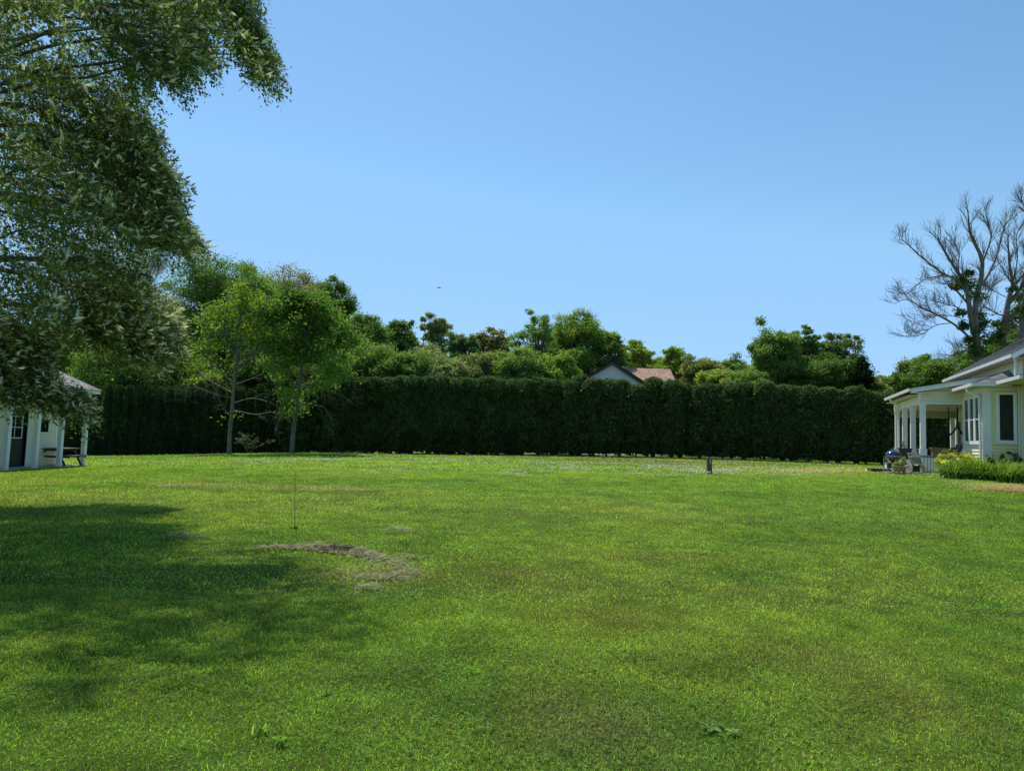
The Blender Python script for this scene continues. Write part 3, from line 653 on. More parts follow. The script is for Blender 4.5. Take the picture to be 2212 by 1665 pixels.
cc = np.array([-10.8,11.8,7.4]); rd = np.array([8.8,5.4,7.2])
P = cc+(rng.rand(N,3)*2-1)*rd
e = (((P-cc)/rd)**2).sum(1)
px, py, dz = proj(P)
front = (px > -150) & (py > -120)
dens = .35+.65*np.clip((e-.2)*1.6, 0, 1)
nz = fbm(P*np.array([1,1,1.25]), .75, 5, 3)
edge = inpoly(px+16, py, POLY) & inpoly(px, py+14, POLY)
jx = rng.rand(N)*rng.rand(N)*46; ok = (e < 1) & inpoly(px-jx, py-jx*.3, POLY) & inpoly(px, py+np.clip((py-500)*.25,0,52), POLY) & (rng.rand(N) < dens*np.clip((nz-.42)*5.5,.03,1)*np.where(front, np.interp(py,[0,350,550],[.60,.62,.8]), np.where((py < -100) & (px > 60) & (P[:,1] > 11), .62, .30))) & (dz > 6.2) & (P[:,2] > g1(-8,12)+1.55) & ((py < 715) | (px < 40) | (rng.rand(N) < .12)) & (edge | (rng.rand(N) < .38))
ok &= ~((px > 150) & (py > 540) & (P[:,1] < 13.0)) & ~((py > 700) & (P[:,1] < 12.))
S = P[ok]
# extra sprays for the reaching outer tips
def arc(pts, Y0, Y1, n, sp, seed):
    r = R0(seed); Q = smoothp(np.array([at(a,b_,Y0+(Y1-Y0)*i_/(len(pts)-1)) for i_,(a,b_) in enumerate(pts)]), 12)
    return Q, Q[r.randint(len(Q), size=n)]+r.randn(n,3)*sp
arcs = [arc([(200,-120),(360,-70),(470,-20),(535,40),(590,140)],12.5,11.8,400,.25,1), arc([(250,-60),(380,30),(425,100),(430,145)],12,11.5,190,.27,2), arc([(500,20),(545,90),(580,165)],12,11.8,150,.17,3),
        arc([(150,0),(290,90),(350,160),(370,190)],11.5,10.5,230,.27,4), arc([(60,150),(200,220),(300,270),(345,330)],12.5,12,340,.3,5), arc([(80,300),(250,350),(330,380),(395,398)],12.5,12.,330,.26,6), arc([(200,440),(300,455),(370,470),(405,500)],13,12.5,260,.28,16), arc([(60,230),(200,300),(290,330),(345,355)],12.5,12,220,.3,17),
        arc([(100,400),(260,430),(360,490),(430,540)],13.5,14.,420,.32,7), arc([(100,600),(230,640),(330,670),(385,715)],14.5,15,560,.38,8), arc([(120,670),(230,710),(310,740),(365,760)],14.8,15.2,430,.28,9),
        arc([(-40,775),(60,828),(130,860),(185,876)],13.5,14.5,320,.22,10), arc([(200,560),(300,590),(330,600)],11,10.5,60,.15,12), arc([(-60,810),(20,840),(90,862)],13.5,14.,190,.2,13), arc([(-60,700),(30,735),(90,760)],13.5,14.,330,.28,18), arc([(-60,760),(20,785),(70,800)],13.5,14.,170,.2,19)]
S = np.r_[S]+0
EX = np.concatenate([q[1] for q in arcs]); ax_, ay_, _ = proj(EX); EX = EX[inpoly(ax_, ay_+8, POLY) & inpoly(ax_-22*R0(3).rand(len(ax_))**2+4, ay_, POLY)]
S = np.r_[S, EX]; kx, ky, _ = proj(S); kr = R0(6).rand(len(S)); S = S[~((kx > 118) & (kx < 226) & (ky > 752) & (ky < 846) & (kr > .12)) & ~((kx > -20) & (kx < 60) & (ky > 765) & (ky < 835) & (kr > .45))]; n = len(S); print('sprays', n)
# gap of sky and the window onto the shed
bloc = np.array([-12.6, 12.4, g1(-12.6,12.4)-.1]); ct = thing('cherry_tree', bloc, 'big flowering wild cherry overhanging the lawn from the upper left', 'tree')
acL, acT, acB = A(), A(), A()
trunkpos = np.array([-12.6,12.4,6.])
out = S-trunkpos; out[:,2] *= .2; out /= np.linalg.norm(out,axis=1)[:,None]
L = .40+.42*rng.rand(n); m = 23
d0 = out*.9+rng.randn(n,3)*.35+[0,0,-.1]; d0 /= np.linalg.norm(d0,axis=1)[:,None]
S0_ = S-d0*(L*.5)[:,None]+np.array([0,0,.22])*L[:,None]; tt = np.linspace(0,1,5); TW = np.stack([S0_+d0*(L*q)[:,None]+np.array([0,0,-1.])*(L*.7*q*q)[:,None] for q in tt], 1)
# twigs as thin triangular tubes (vectorised)
up3 = np.array([0,0,1.]); s1 = np.cross(d0, up3); s1 /= np.linalg.norm(s1,axis=1)[:,None]+1e-9; s2 = np.cross(d0, s1)
rw = np.linspace(.0045,.0018,5); V = np.zeros((n,5,3,3))
for a_ in range(3):
    V[:,:,a_] = TW+(s1*math.cos(a_*2.094)+s2*math.sin(a_*2.094))[:,None,:]*rw[None,:,None]
idx = np.arange(n)[:,None,None]*15+np.arange(4)[None,:,None]*3; a3 = np.arange(3)[None,None,:]; b3 = (a3+1)%3
Q = np.stack([idx+a3, idx+b3, idx+3+b3, idx+3+a3], -1).reshape(-1,4); acT.add(V.reshape(-1,3), Q)
tl = rng.rand(n,m)*.95+.05; I = (tl*4).clip(0,3.999); I0 = I.astype(int); fr = I-I0
Pt = np.take_along_axis(TW, I0[...,None].repeat(3,-1), 1)*(1-fr)[...,None]+np.take_along_axis(TW, (I0+1)[...,None].repeat(3,-1), 1)*fr[...,None]
Pt = Pt.reshape(-1,3)+rng.randn(n*m,3)*.035+np.array([0,0,-.02]); nn = n*m
Nn = rng.randn(nn,3)*.75+np.array([-.1,-.1,.55]); LL = .048+.040*rng.rand(nn)
spb = (.65+.7*rng.rand(n)).repeat(m); cbase = np.array([.135,.195,.048]); c = cbase*(spb*(.7+.6*rng.rand(nn)))[:,None]
yg = rng.rand(nn) < .05; c[yg] = np.array([.22,.32,.03])*(.7+.5*rng.rand(yg.sum())[:,None])
leafquads(acL, rng, Pt, Nn, LL, LL*.5, c, droop=np.array([0,0,-.8])+d0.repeat(m,0)*.5)
# racemes: three crossed slim diamonds near the twig tips
px, py, _ = proj(S); lowright = np.clip((px-100)/300, 0, 1)*np.clip((py-250)/400, 0, 1)
nr = rng.poisson(1.5+4.2*lowright+2.*np.clip((py-650)/150,0,1)); R_ = np.repeat(np.arange(n), nr); q = rng.rand(len(R_)); I = (.3+.7*q)*3.999; I0 = I.astype(int)
B = TW[R_, I0]+rng.randn(len(R_),3)*.03; dr = d0[R_]*.8+rng.randn(len(R_),3)*.35+[0,0,.25]; dr /= np.linalg.norm(dr,axis=1)[:,None]; Lr = .11+.07*rng.rand(len(R_)); Cc = np.array([.88,.88,.60])*(.65+.5*rng.rand(len(R_)))[:,None]
for a_ in range(2):
    v = rng.randn(len(R_),3); leafq = np.cross(dr, v); leafquads(acB, rng, B+dr*(Lr*.5)[:,None], leafq, Lr, Lr*0+.030, Cc, droop=dr*8)
put('leaves', acL, M['cherry'], ct); put('blossom', acB, M['petal'], ct)
ac = A(); ac.add(np.concatenate(acT.V), np.concatenate([f for f in acT.F])-0); put('twigs', ac, M['twig'], ct)
ac = A(); ac.tube(smoothp(np.array([bloc, bloc+[.1,0,2.5], bloc+[.3,-.2,5], bloc+[.6,-.2,8], bloc+[.5,0,12]])), np.linspace(.36,.08,13), 10)
for k, (Q_, _) in enumerate(arcs):
    st = bloc+[.2,-.1, max(1.8, Q_[0][2]-bloc[2]-.6)]; Pp = smoothp(np.array([st, (st+Q_[0])/2+[0,0,.3], Q_[0]]),4)
    full = np.r_[Pp[:-1], Q_[::4]]; ac.tube(full, np.linspace(.075,.008,len(full)), 6, cap=False)
r = R0(13)
for k in range(70):
    S0 = S[r.randint(n)]; 
    if abs(S0[1]-12) > 2.5: continue
    h = max(2.0, min(11., S0[2]-bloc[2]+r.randn()*.8-.8)); st = bloc+[.3,-.1,h]; ac.tube(bez(st, S0, (0,0,.45), 9, r, .07), np.linspace(.055,.008,9), 5, cap=False)
put('trunk', ac, M['bark'], ct, True)

# ------------------------------------------------------------------ building helpers
def siding(acc, P0, U, Nn, lo, hi, z0, z1, e=.13, proud=.042):
    P0, U, Nn = [np.asarray(q, float) for q in (P0,U,Nn)]; k = int(math.ceil((z1-z0)/e-1e-6))
    lo_ = lo if callable(lo) else (lambda z: lo); hi_ = hi if callable(hi) else (lambda z: hi)
    for i_ in range(k):
        a = z0+i_*e; b = min(z1, a+e)
        if hi_(a)-lo_(a) < .02: continue
        def p(s, z, o): return P0+U*s+Nn*o+np.array([0,0,z])
        sa,sb,ta,tb = lo_(a),hi_(a),lo_(b),hi_(b); g_ = e*.17; a2 = min(a+g_, b)
        acc.add([p(sa,a2,proud),p(sb,a2,proud),p(tb,b,.012),p(ta,b,.012),p(sa,a2,.003),p(sb,a2,.003)], [[0,1,2,3],[4,5,1,0]])
        acc.add([p(sa,a-.002,.003),p(sb,a-.002,.003),p(sb,a2,.003),p(sa,a2,.003)], [[0,1,2,3]])
        acc.add([p(sa,a,.003),p(sa,a,.012),p(sb,a,.012),p(sb,a,.003)], [[0,1,2,3]])
def roofsheet(acc, E0, E1, T1, T0, rows, th=.02):
    E0,E1,T1,T0 = [np.asarray(q,float) for q in (E0,E1,T1,T0)]; Nn = np.cross(E1-E0, T0-E0); Nn /= np.linalg.norm(Nn)
    if Nn[2] < 0: Nn = -Nn
    for r_ in range(rows):
        f0, f1 = r_/rows, (r_+1)/rows; a,b = E0+(T0-E0)*f0, E1+(T1-E1)*f0; c,d = E0+(T0-E0)*f1, E1+(T1-E1)*f1
        acc.add([a+Nn*th,b+Nn*th,d+Nn*.004,c+Nn*.004,a,b], [[0,1,2,3],[4,5,1,0]])
    acc.add([E0,E1,T1,T0]-Nn*.06, [[0,1,2,3]])

# ------------------------------------------------------------------ right house
ph = math.radians(20); U = np.array([math.cos(ph),-math.sin(ph),0]); Vv = np.array([math.sin(ph),math.cos(ph),0]); O = np.array([18.0,31.2,0]); Z = np.array([0,0,1.])
def H(s,t,z): return O+U*s+Vv*t+Z*z
def hb(acc, s0,s1,t0,t1,z0,z1): return acc.box(H(s0,t0,z0), U*(s1-s0), Vv*(t1-t0), Z*(z1-z0))
GH = .42
hs = thing('house', H(2.8,0,GH), 'pale yellow clapboard house with white columned porch at the right', 'house')
# walls
ac = A(); hb(ac, 2.84,10,-3.6,7.2,GH-.3,5.25)     # main block
siding(ac, H(2.84,0,0), Vv, -U, -3.58, 7.18, .5, 5.2)
put('wall', ac, M['white_siding'], hs)
ac = A(); hb(ac, 1.64,2.83,-3.05,-.02,GH-.3,4.18)
siding(ac, H(1.64,0,0), Vv, -U, -2.97, -.12, .45, 4.1); put('wall', ac, M['white_siding'], hs)
ac = A(); siding(ac, H(0,-3.05,0), U, -Vv, 1.88, 2.84, .45, 4.1); put('wall', ac, M['yellow'], hs)['label'] = 'pale yellow clapboard wall facing the lawn'
ac = A(); hb(ac, 2.86,9,-6,-3.62,GH-.3,4.2); siding(ac, H(0,-6,0), U, -Vv, 2.9, 9, .45, 4.1); siding(ac, H(2.86,0,0), Vv, -U, -5.9,-3.1,.45,4.1); put('wall', ac, M['yellow'], hs)
# trim boards
def part(name, m, *boxes):
    ac = A()
    for b in boxes: hb(ac, *b)
    return put(name, ac, M[m], hs)
part('corner_board', 'white', (1.62,1.88,-3.085,-3.03,GH,4.12)); part('corner_board','white',(1.61,1.66,-3.08,-2.98,GH,4.12)); part('corner_board','white',(1.60,1.66,-.13,-.02,1.3,4.12),(1.60,1.68,-.02,.03,1.3,4.1))
part('corner_board','white',(2.80,2.88,-3.12,-3.05,GH,4.12))
part('frieze','white',(1.615,2.84,-3.082,-3.03,3.98,4.16),(1.60,1.66,-3.0,0,3.98,4.14))
# windows on the lit side wall: pair of double-hung units
wz0, wz1 = 1.98, 3.86
def hwin(face, a0, a1, z0, z1, meet=True, dark='glass'):
    ac = A(); fr = .09
    def bx(p,q,o0,o1,z0,z1):
        if face == 'side': hb(ac, 1.64-o1,1.64-o0,p,q,z0,z1)
        else: hb(ac, p,q,-3.05-o1,-3.05-o0,z0,z1)
    bx(a0-.02,a0+fr,.0,.085,z0,z1); bx(a1-fr,a1+.02,.0,.085,z0,z1); bx(a0+fr,a1-fr,.0,.082,z1-fr,z1); bx(a0+fr,a1-fr,0,.082,z0,z0+.07)
    if meet: bx(a0+fr,a1-fr,.046,.068,(z0+z1)/2-.025,(z0+z1)/2+.025)
    w = put('window', ac, M['white'], hs)
    ac = A(); bx(a0+fr,a1-fr,.046,.054,z0+.07,z1-fr); put('pane', ac, M[dark], w)
    ac = A(); bx(a0-.06,a1+.06,.0,.10,z0-.07,z0-.002); put('sill', ac, M['white'], w)
for a in (-1.15,-1.98,-2.80): hwin('side', a, a+.74, wz0, wz1)
hwin('front', 2.06, 2.70, 2.02, 3.95, False)
# bay roof + second low roof + main roof
ac = A(); roofsheet(ac, H(1.22,-3.5,4.24), H(1.22,.05,4.24), H(2.84,.05,4.92), H(2.84,-1.9,4.92), 12)
roofsheet(ac, H(2.9,-3.5,4.24), H(1.22,-3.5,4.24), H(2.84,-1.9,4.92), H(2.9,-1.9,4.92), 12); put('roof', ac, M['roof_light'], hs)
part('soffit','soffit',(1.24,1.62,-3.46,.03,4.14,4.18),(1.62,2.84,-3.46,-3.09,4.14,4.18))
def gut(p, q, z, w=.11):
    ac = A(); d = q-p; d /= np.linalg.norm(d); side = np.cross(d, Z)
    for (a0,a1,b0,b1) in ((0,w,0,.012),(0,.012,.012,.11),(w-.012,w,.012,.125)): ac.box(p+side*a0+Z*(z+b0), q-p, side*(a1-a0), Z*(b1-b0))
    for e_ in (p, q-d*.012): ac.box(e_+side*.012+Z*(z+.012), d*.012, side*(w-.024), Z*.09)
    return put('gutter', ac, M['gutter'], hs)
gut(H(1.22,.06,0), H(1.22,-3.5,0), 4.15); gut(H(1.13,-3.5,0), H(2.45,-3.5,0), 4.15); gut(H(2.05,-3.55,0), H(2.05,-6.3,0), 4.21); gut(H(2.44,7.5,0), H(2.44,-3.95,0), 5.22)
ac = A(); roofsheet(ac, H(2.05,-6.3,4.3), H(2.05,-3.55,4.3), H(4,-3.55,5.1), H(4,-6.3,5.1), 10); put('roof', ac, M['roof_light'], hs)
part('soffit','soffit',(2.07,2.86,-6.2,-3.6,4.2,4.23))
ac = A(); roofsheet(ac, H(2.44,-3.95,5.34), H(2.44,7.5,5.34), H(6.4,7.5,7.75), H(6.4,-3.95,7.75), 30); roofsheet(ac, H(10.4,7.5,5.34), H(10.4,-3.95,5.34), H(6.4,-3.95,7.75), H(6.4,7.5,7.75), 30); put('roof', ac, M['roof'], hs)
for t0 in (-3.97,7.48):
    ac = A(); ac.box(H(2.40,t0,5.16), U*4+Z*2.42, Vv*.03, Z*.19); ac.box(H(6.4,t0,7.58), U*4-Z*2.42, Vv*.03, Z*.19); put('rake_board', ac, M['white'], hs)
ac = A(); siding(ac, H(0,-3.6,0), U, -Vv, lambda z: 2.84+max(0,(z-5.3))/.6, lambda z: 10-max(0,(z-5.3))/.6, 5.0, 7.5); put('gable_siding', ac, M['white_siding'], hs)
part('soffit','soffit',(2.46,2.84,-3.9,7.4,5.19,5.22))
def spout(pts, r=.04):
    ac = A(); P = np.array([H(*p) for p in pts])
    for a,b in zip(P[:-1],P[1:]):
        d = b-a; s_ = np.cross(d, U+Vv*.3); s_ /= np.linalg.norm(s_); q = np.cross(d, s_); q /= np.linalg.norm(q); ac.box(a-s_*r-q*r*.7, d, s_*2*r, q*2*r*.7)
    return put('downspout', ac, M['gutter'], hs)
spout([(2.52,-3.75,5.22),(2.52,-3.75,4.55)]); spout([(1.15,-2.7,4.15),(1.18,-2.72,3.98),(1.52,-2.93,3.80),(1.55,-2.95,GH+.1)]); spout([(2.78,-3.2,4.2),(2.78,-3.2,GH)])
# porch
DZ = 1.36; t1p = 6.95
part('deck_floor','deck',(-.16,2.84,-.06,t1p+.1,DZ-.05,DZ))
ac = A()
for k in range(22):
    s0 = -.12+k*.125
    if s0 < 1.62: hb(ac, s0, s0+.105, -.02, 0, GH-.12, DZ-.055)
for k in range(56): hb(ac, -.13,-.11, k*.125, k*.125+.118, GH-.2, DZ-.055)
put('skirting', ac, M['white'], hs)
part('underdeck_dark_fill','black',(-.10,2.8,.02,6.9,GH-.2,DZ-.06))  # black block under the deck, painting the darkness behind the skirting gaps
for t0 in (.02,2.30,4.45,6.65):
    ac = A(); hb(ac, 0,.21,t0,t0+.21,DZ,3.64); hb(ac,-.03,.24,t0-.03,t0+.24,DZ,DZ+.26); hb(ac,-.045,.255,t0-.045,t0+.255,DZ+.26,DZ+.30); hb(ac,-.02,.23,t0-.02,t0+.23,3.55,3.64)
    put('column', ac, M['white'], hs)
ac = A(); hb(ac, 2.55,2.74,6.7,6.9,DZ,3.6); put('column', ac, M['white'], hs)
part('beam','white',(-.02,.24,-.02,6.95,3.65,3.98)); part('beam','soffit',(.24,2.84,6.7,6.92,3.3,3.9))
part('ceiling','ceil',(.24,2.84,.02,6.7,3.66,3.70))
m_ = .185
ac = A(); siding(ac, H(0,-.03,0), U, -Vv, -.0, 2.84, 3.72, 3.72+.1*5.001, .1); siding(ac, H(0,-.03,0), U, -Vv, lambda z: (z-4.2)/m_, 2.84, 4.221, 4.8, .1)
put('gable_siding', ac, M['cream'], hs)
part('trim_board','white',(-.05,2.6,-.075,-.03,3.63,3.72),(-.06,-.0,-.08,-.03,3.72,4.1),(-.1,2.84,-.02,.02,3.7,4.1))
ac = A(); ac.box(H(-.42,-.34,4.10), U*3.3+Z*.61, Vv*.03, Z*.19); ac.box(H(-.42,-.33,4.10), U*.55+Z*.0, Vv*.28, Z*.02); put('rake_board', ac, M['white'], hs)
ac = A(); ac.box(H(-.42,-.31,4.16), U*3.27+Z*.605, Vv*.28, Z*.02); ac.box(H(-.4,0,4.02), U*.4, Vv*6.9, Z*.02); put('soffit', ac, M['soffit'], hs)
ac = A(); roofsheet(ac, H(-.46,-.36,4.29), H(-.46,6.75,4.29), H(2.9,6.75,4.91), H(2.9,-.36,4.91), 18); put('roof', ac, M['roof'], hs)
gut(H(-.40,6.75,0), H(-.40,-.36,0), 4.17)
spout([(-.48,5.1,4.17),(-.42,5.1,4.05),(-.08,5.2,3.85),(-.06,5.2,GH)], .045)
hw2 = A(); hb(hw2, 2.77,2.82,5.6,6.4,1.9,3.2); w = put('window', hw2, M['white'], hs); ac = A(); hb(ac, 2.755,2.768,5.7,6.3,2.0,3.1); put('pane', ac, M['glass'], w)
# steps on the left side of the porch
part('step','white',(-1.0,-.17,.9,3.0,GH-.2,DZ-.42),(-.55,-.17,.9,3.0,DZ-.42,DZ-.2))
part('step','deck',(-1.03,-.17,.87,3.03,DZ-.42,DZ-.38)) ; part('step','deck',(-.58,-.17,.87,3.03,DZ-.2,DZ-.16))
st = gpt(1925,1014)
sp = thing('stone_step', (st[0],st[1],g1(st[0],st[1])), 'low grey stone platform under the kettle grill', 'step'); ac = A(); z0 = g1(st[0],st[1])-.1
ac.box([17.0-.9,30.2,z0], [1.5,-.25,0],[.15,.9,0],[0,0,.24]); put('slab', ac, M['stone'], sp)
ac = A(); ac.box([15.95,31.4,z0],[.9,0,0],[.1,.6,0],[0,0,.32]); tag(put('black_box', ac, M['black'], origin=(15.95,31.4,z0)), 'low black storage box on the ground left of the grill', 'box')
# path
a = [gpt(1868,1014.5),gpt(1940,1016),gpt(1945,1019.5),gpt(1868,1018.5)]; ac = A(); ac.add([q+[0,0,.03] for q in a], [[0,3,2,1]]); tag(put('path', ac, M['concrete']), kind='structure')

# grill
gc = np.array([at(1929,990,30.3)[0], 30.3, z0+.24]); gt = thing('kettle_grill', gc, 'dark blue kettle grill with silver rim beside the porch steps', 'grill')
R = .31; bz = gc[2]+.66
ac = A(); ac.lathe([gc[0],gc[1],bz], [(R*math.sin(a_), -.30*math.cos(a_)) for a_ in np.linspace(.02,PI/2,10)], 32); put('bowl', ac, M['enamel'], gt, True)
ac = A(); ac.lathe([gc[0],gc[1],bz+.015], [(R*1.02,0)]+[(R*1.02*math.cos(a_), .24*math.sin(a_)) for a_ in np.linspace(.05,PI/2-.01,10)], 32); lid = put('lid', ac, M['enamel'], gt, True)
ac = A(); ac.tube(bez(gc*[1,1,0]+[-.09,-.0,bz+.25], gc*[1,1,0]+[.09,0,bz+.25], (0,0,.07), 9), .012, 6); put('handle', ac, M['steel'], lid)
ac = A(); ac.lathe([gc[0],gc[1],bz-.012], [(R*1.0,0),(R*1.07,0),(R*1.07,.02),(R*1.0,.02)], 32); put('rim', ac, M['steel'], gt)
for dx, dy in ((-.30,-.16),(.30,-.16),(-.30,.2),(.30,.2)):
    ac = A(); ac.tube([gc+[dx,dy,0], gc+[dx*.95,dy,.60]], .013, 6); put('leg', ac, M['steel'], gt)
ac = A(); ac.box(gc+[-.33,-.22,.14],[.66,0,0],[0,.44,0],[0,0,.02]); put('shelf', ac, M['steel'], gt)
ac = A(); ac.box(gc+[-.30,-.19,.165],[.16,0,0],[0,.14,0],[0,0,.2]); put('fuel_can', ac, M['black'], gt); ac = A(); ac.lathe(gc+[-.2,-.195,.36],[(.001,0),(.045,0),(.05,.05),(.001,.06)],12,ax=(0,-1,0)); put('knob', ac, M['red'], gt)
for sx in (-.3,.3):
    ac = A(); ac.lathe(gc+[sx,-.2,.075],[(.01,0),(.075,0),(.075,.03),(.01,.03)],18,ax=(1,0,0)); put('wheel', ac, M['black'], gt)

def foliage(parent, rng, c, rad, n, size, base, name='leaves', flat=.8, subs=12):
    acc = A(); k = len(c); clump_leaves(acc, rng, np.array(c), np.array(rad), n, size, np.array(base), subs=subs, flat=flat); return put(name, acc, M['leaf'], parent)
rng = R0(31)
# stone urn
uc = np.array([at(1943,1010,29.3)[0],29.3,g1(17,29.3)]); t = thing('urn_planter', uc, 'wide fluted terracotta bowl planter with leafy plant on the ground', 'planter')
ac = A(); k = 40; prof = [(.17,0),(.19,.02),(.19,.03),(.22,.18),(.25,.26),(.31,.27),(.315,.31),(.29,.315),(.27,.28)]; ac.lathe(uc, prof, k)
Vp = ac.V[0]; dxy = Vp[:,:2]-uc[:2]; ang = np.arctan2(dxy[:,1],dxy[:,0]); msk = Vp[:,2] < uc[2]+.25; Vp[msk,:2] = uc[:2]+dxy[msk]*(1+.035*np.sign(np.sin(ang[msk]*20)))[:,None]
put('pot', ac, M['terra'], t); ac = A(); ac.lathe(uc+[0,0,.28],[(.001,.01),(.27,0)],20); put('soil', ac, M['soil'], t)
foliage(t, rng, [uc+[-.1,0,.42],uc+[.05,0,.45],uc+[.16,0,.5],uc+[-.02,0,.35],uc+[.2,0,.62]], [.14,.14,.12,.16,.08], 170, .065, (.24,.32,.08))
# black tall planter
bc = H(-.42,1.25,DZ-.16); t = thing('black_planter', bc, 'tall black square planter with small spiky plant on the porch steps', 'planter')
def taper(acc, c, w0, w1, h, rim=.0):
    c = np.asarray(c,float); q = []
    for w,z in ((w0,0),(w1,h)):
        for a_,b_ in ((-1,-1),(1,-1),(1,1),(-1,1)): q.append(c+U*a_*w/2+Vv*b_*w/2+Z*z)
    acc.add(q, [[0,3,2,1],[0,1,5,4],[1,2,6,5],[2,3,7,6],[3,0,4,7],[4,5,6,7]])
    if rim: acc.box(c-U*(w1/2+rim)-Vv*(w1/2+rim)+Z*(h-.03), U*(w1+2*rim), Vv*(w1+2*rim), Z*.045)
ac = A(); taper(ac, bc, .36,.50,.46,.015); put('pot', ac, M['black'], t)
acc = A(); n = 160; b_ = bc+np.c_[-.1+rng.randn(n)*.05, rng.randn(n)*.05, .48+.32*rng.rand(n)]; leafquads(acc, rng, b_, rng.randn(n,3), .07+.04*rng.rand(n), .014+0*b_[:,0], np.array([.05,.085,.03])*(.6+.8*rng.rand(n))[:,None], droop=np.array([0,0,1.])); put('leaves', acc, M['leaf'], t)
bc = H(.68,.3,DZ); t = thing('tan_planter', bc, 'tan rectangular tapered planter on the porch floor by the front column', 'planter'); ac = A(); taper(ac, bc, .36,.47,.36,.03); put('pot', ac, M['tanpot'], t)
ac = A(); hb(ac, .45,.91,.08,.52,DZ+.365,DZ+.385); put('soil', ac, M['soil'], t)
bc = H(1.2,.65,DZ); t = thing('black_pot', bc, 'round black plastic pot on the porch behind the tan planter', 'planter'); ac = A(); ac.lathe(bc, [(.15,0),(.2,.36),(.22,.37),(.22,.4),(.19,.4),(.18,.3)], 24); put('pot', ac, M['black'], t, True)
# hose reel cart
hc = np.array([at(1977,1010,29.3)[0], 29.3, g1(18,29.3)]); t = thing('hose_reel_cart', hc, 'beige plastic garden hose reel cart with wheels leaning at the porch skirting', 'hose reel cart')
def hbar(pts, r, m, name):
    ac = A(); P = np.array([hc+np.array(p) for p in pts])
    for a_, b_ in zip(P[:-1],P[1:]):
        d = b_-a_; s_ = np.cross(d,[0,1.,0]); s_ /= np.linalg.norm(s_)+1e-9; q = np.cross(d,s_); q /= np.linalg.norm(q); ac.box(a_-s_*r-q*r, d, s_*2*r, q*2*r)
    return put(name, ac, M[m], t)
hbar([(-.22,-.12,0),(-.2,-.05,.4),(-.26,.05,.82)][::-1],.019,'beige','side_rail'); hbar([(.3,-.12,.02),(.22,-.05,.45),(.2,.05,.82)],.019,'beige','side_rail')
hbar([(-.28,.05,.835),(.22,.05,.835)],.021,'beige','handle_bar'); hbar([(-.24,-.13,.06),(.3,-.13,.06)],.022,'beige','cross_bar'); hbar([(-.18,-.11,.42),(.2,-.11,.42)],.03,'beige','cross_bar')
ac = A(); ac.box(hc+[-.17,-.1,.44],[.33,0,0],[0,.2,0],[0,0,.24]); put('reel_box', ac, M['taupe'], t); ac = A(); ac.box(hc+[-.19,-.115,.68],[.37,0,0],[0,.23,0],[0,0,.06]); put('tray', ac, M['beige'], t)
ac = A(); ac.box(hc+[-.15,-.08,.09],[.3,0,0],[0,.16,0],[0,0,.26]); put('hose', ac, M['black'], t)
for sx, m2, rr, zz2 in ((-.25,'beige',.19,.22),(.27,'beige',.19,.22),(-.13,'beige',.15,.42),(.18,'beige',.15,.42)):
    ac = A(); ac.lathe(hc+[sx,-.02,zz2],[(rr*.62,0),(rr,0),(rr,.03),(rr*.62,.03),(rr*.62,0)],26,ax=(1,0,0))
    for q in range(5): a_ = q*2*PI/5; ac.box(hc+[sx+.005,-.02,zz2], [.02,0,0], [0,math.cos(a_)*rr*.7,math.sin(a_)*rr*.7], [0,-math.sin(a_)*.02,math.cos(a_)*.02])
    put('wheel', ac, M[m2], t)
ac = A(); ac.tube(smoothp(np.array([hc+[.3,-.05,.3],hc+[.36,-.08,.15],hc+[.42,-.1,.1],hc+[.55,-.1,.11]])),.012,6); put('crank', ac, M['black'], t)
# porch swing / chairs
t = thing('hammock_stand', H(1.9,3.2,DZ), 'dark bent tube frame with hanging seat inside the shaded porch', 'hammock stand')
Yh = 33.3
def pt(pts, r, m, name, par=t, Y=Yh):
    ac = A(); ac.tube(smoothp(np.array([at(a_,b_,Y+(0 if len(q)==0 else q[0])) for a_,b_,*q in pts])), r, 7); return put(name, ac, M[m], par)
pt([(2068,872),(2068,900),(2067,918),(2060,932),(2040,948),(2022,962)],.04,'black','pole'); pt([(2066,915),(2074,930),(2083,944)],.045,'black','pole'); pt([(2048,880),(2049,905),(2047,922),(2036,940),(2026,955),(2012,966)],.028,'black','pole'); pt([(2012,968),(2040,972),(2083,966)],.03,'black','base_bar')
t = thing('patio_lounger', H(1.75,1.6,DZ), 'low grey cushioned patio chair half hidden behind the yellow shrub', 'chair')
ac = A(); P = H(1.1,1.5,DZ+.1); ac.box(P, U*.7, Vv*.9, Z*.2); put('seat', ac, M['cushion'], t); ac = A(); ac.box(P+U*.62+Z*.1, U*.12+Z*.02, Vv*.9, Z*.38+U*.15); put('backrest', ac, M['cushion'], t)
ac = A(); hb(ac, .75,1.0,1.7,2.05,DZ+.28,DZ+.40); tag(put('pale_cushion', ac, M['pale'], origin=H(.85,1.8,DZ+.28)), 'small pale cushion just behind the black pot on the porch', 'cushion')

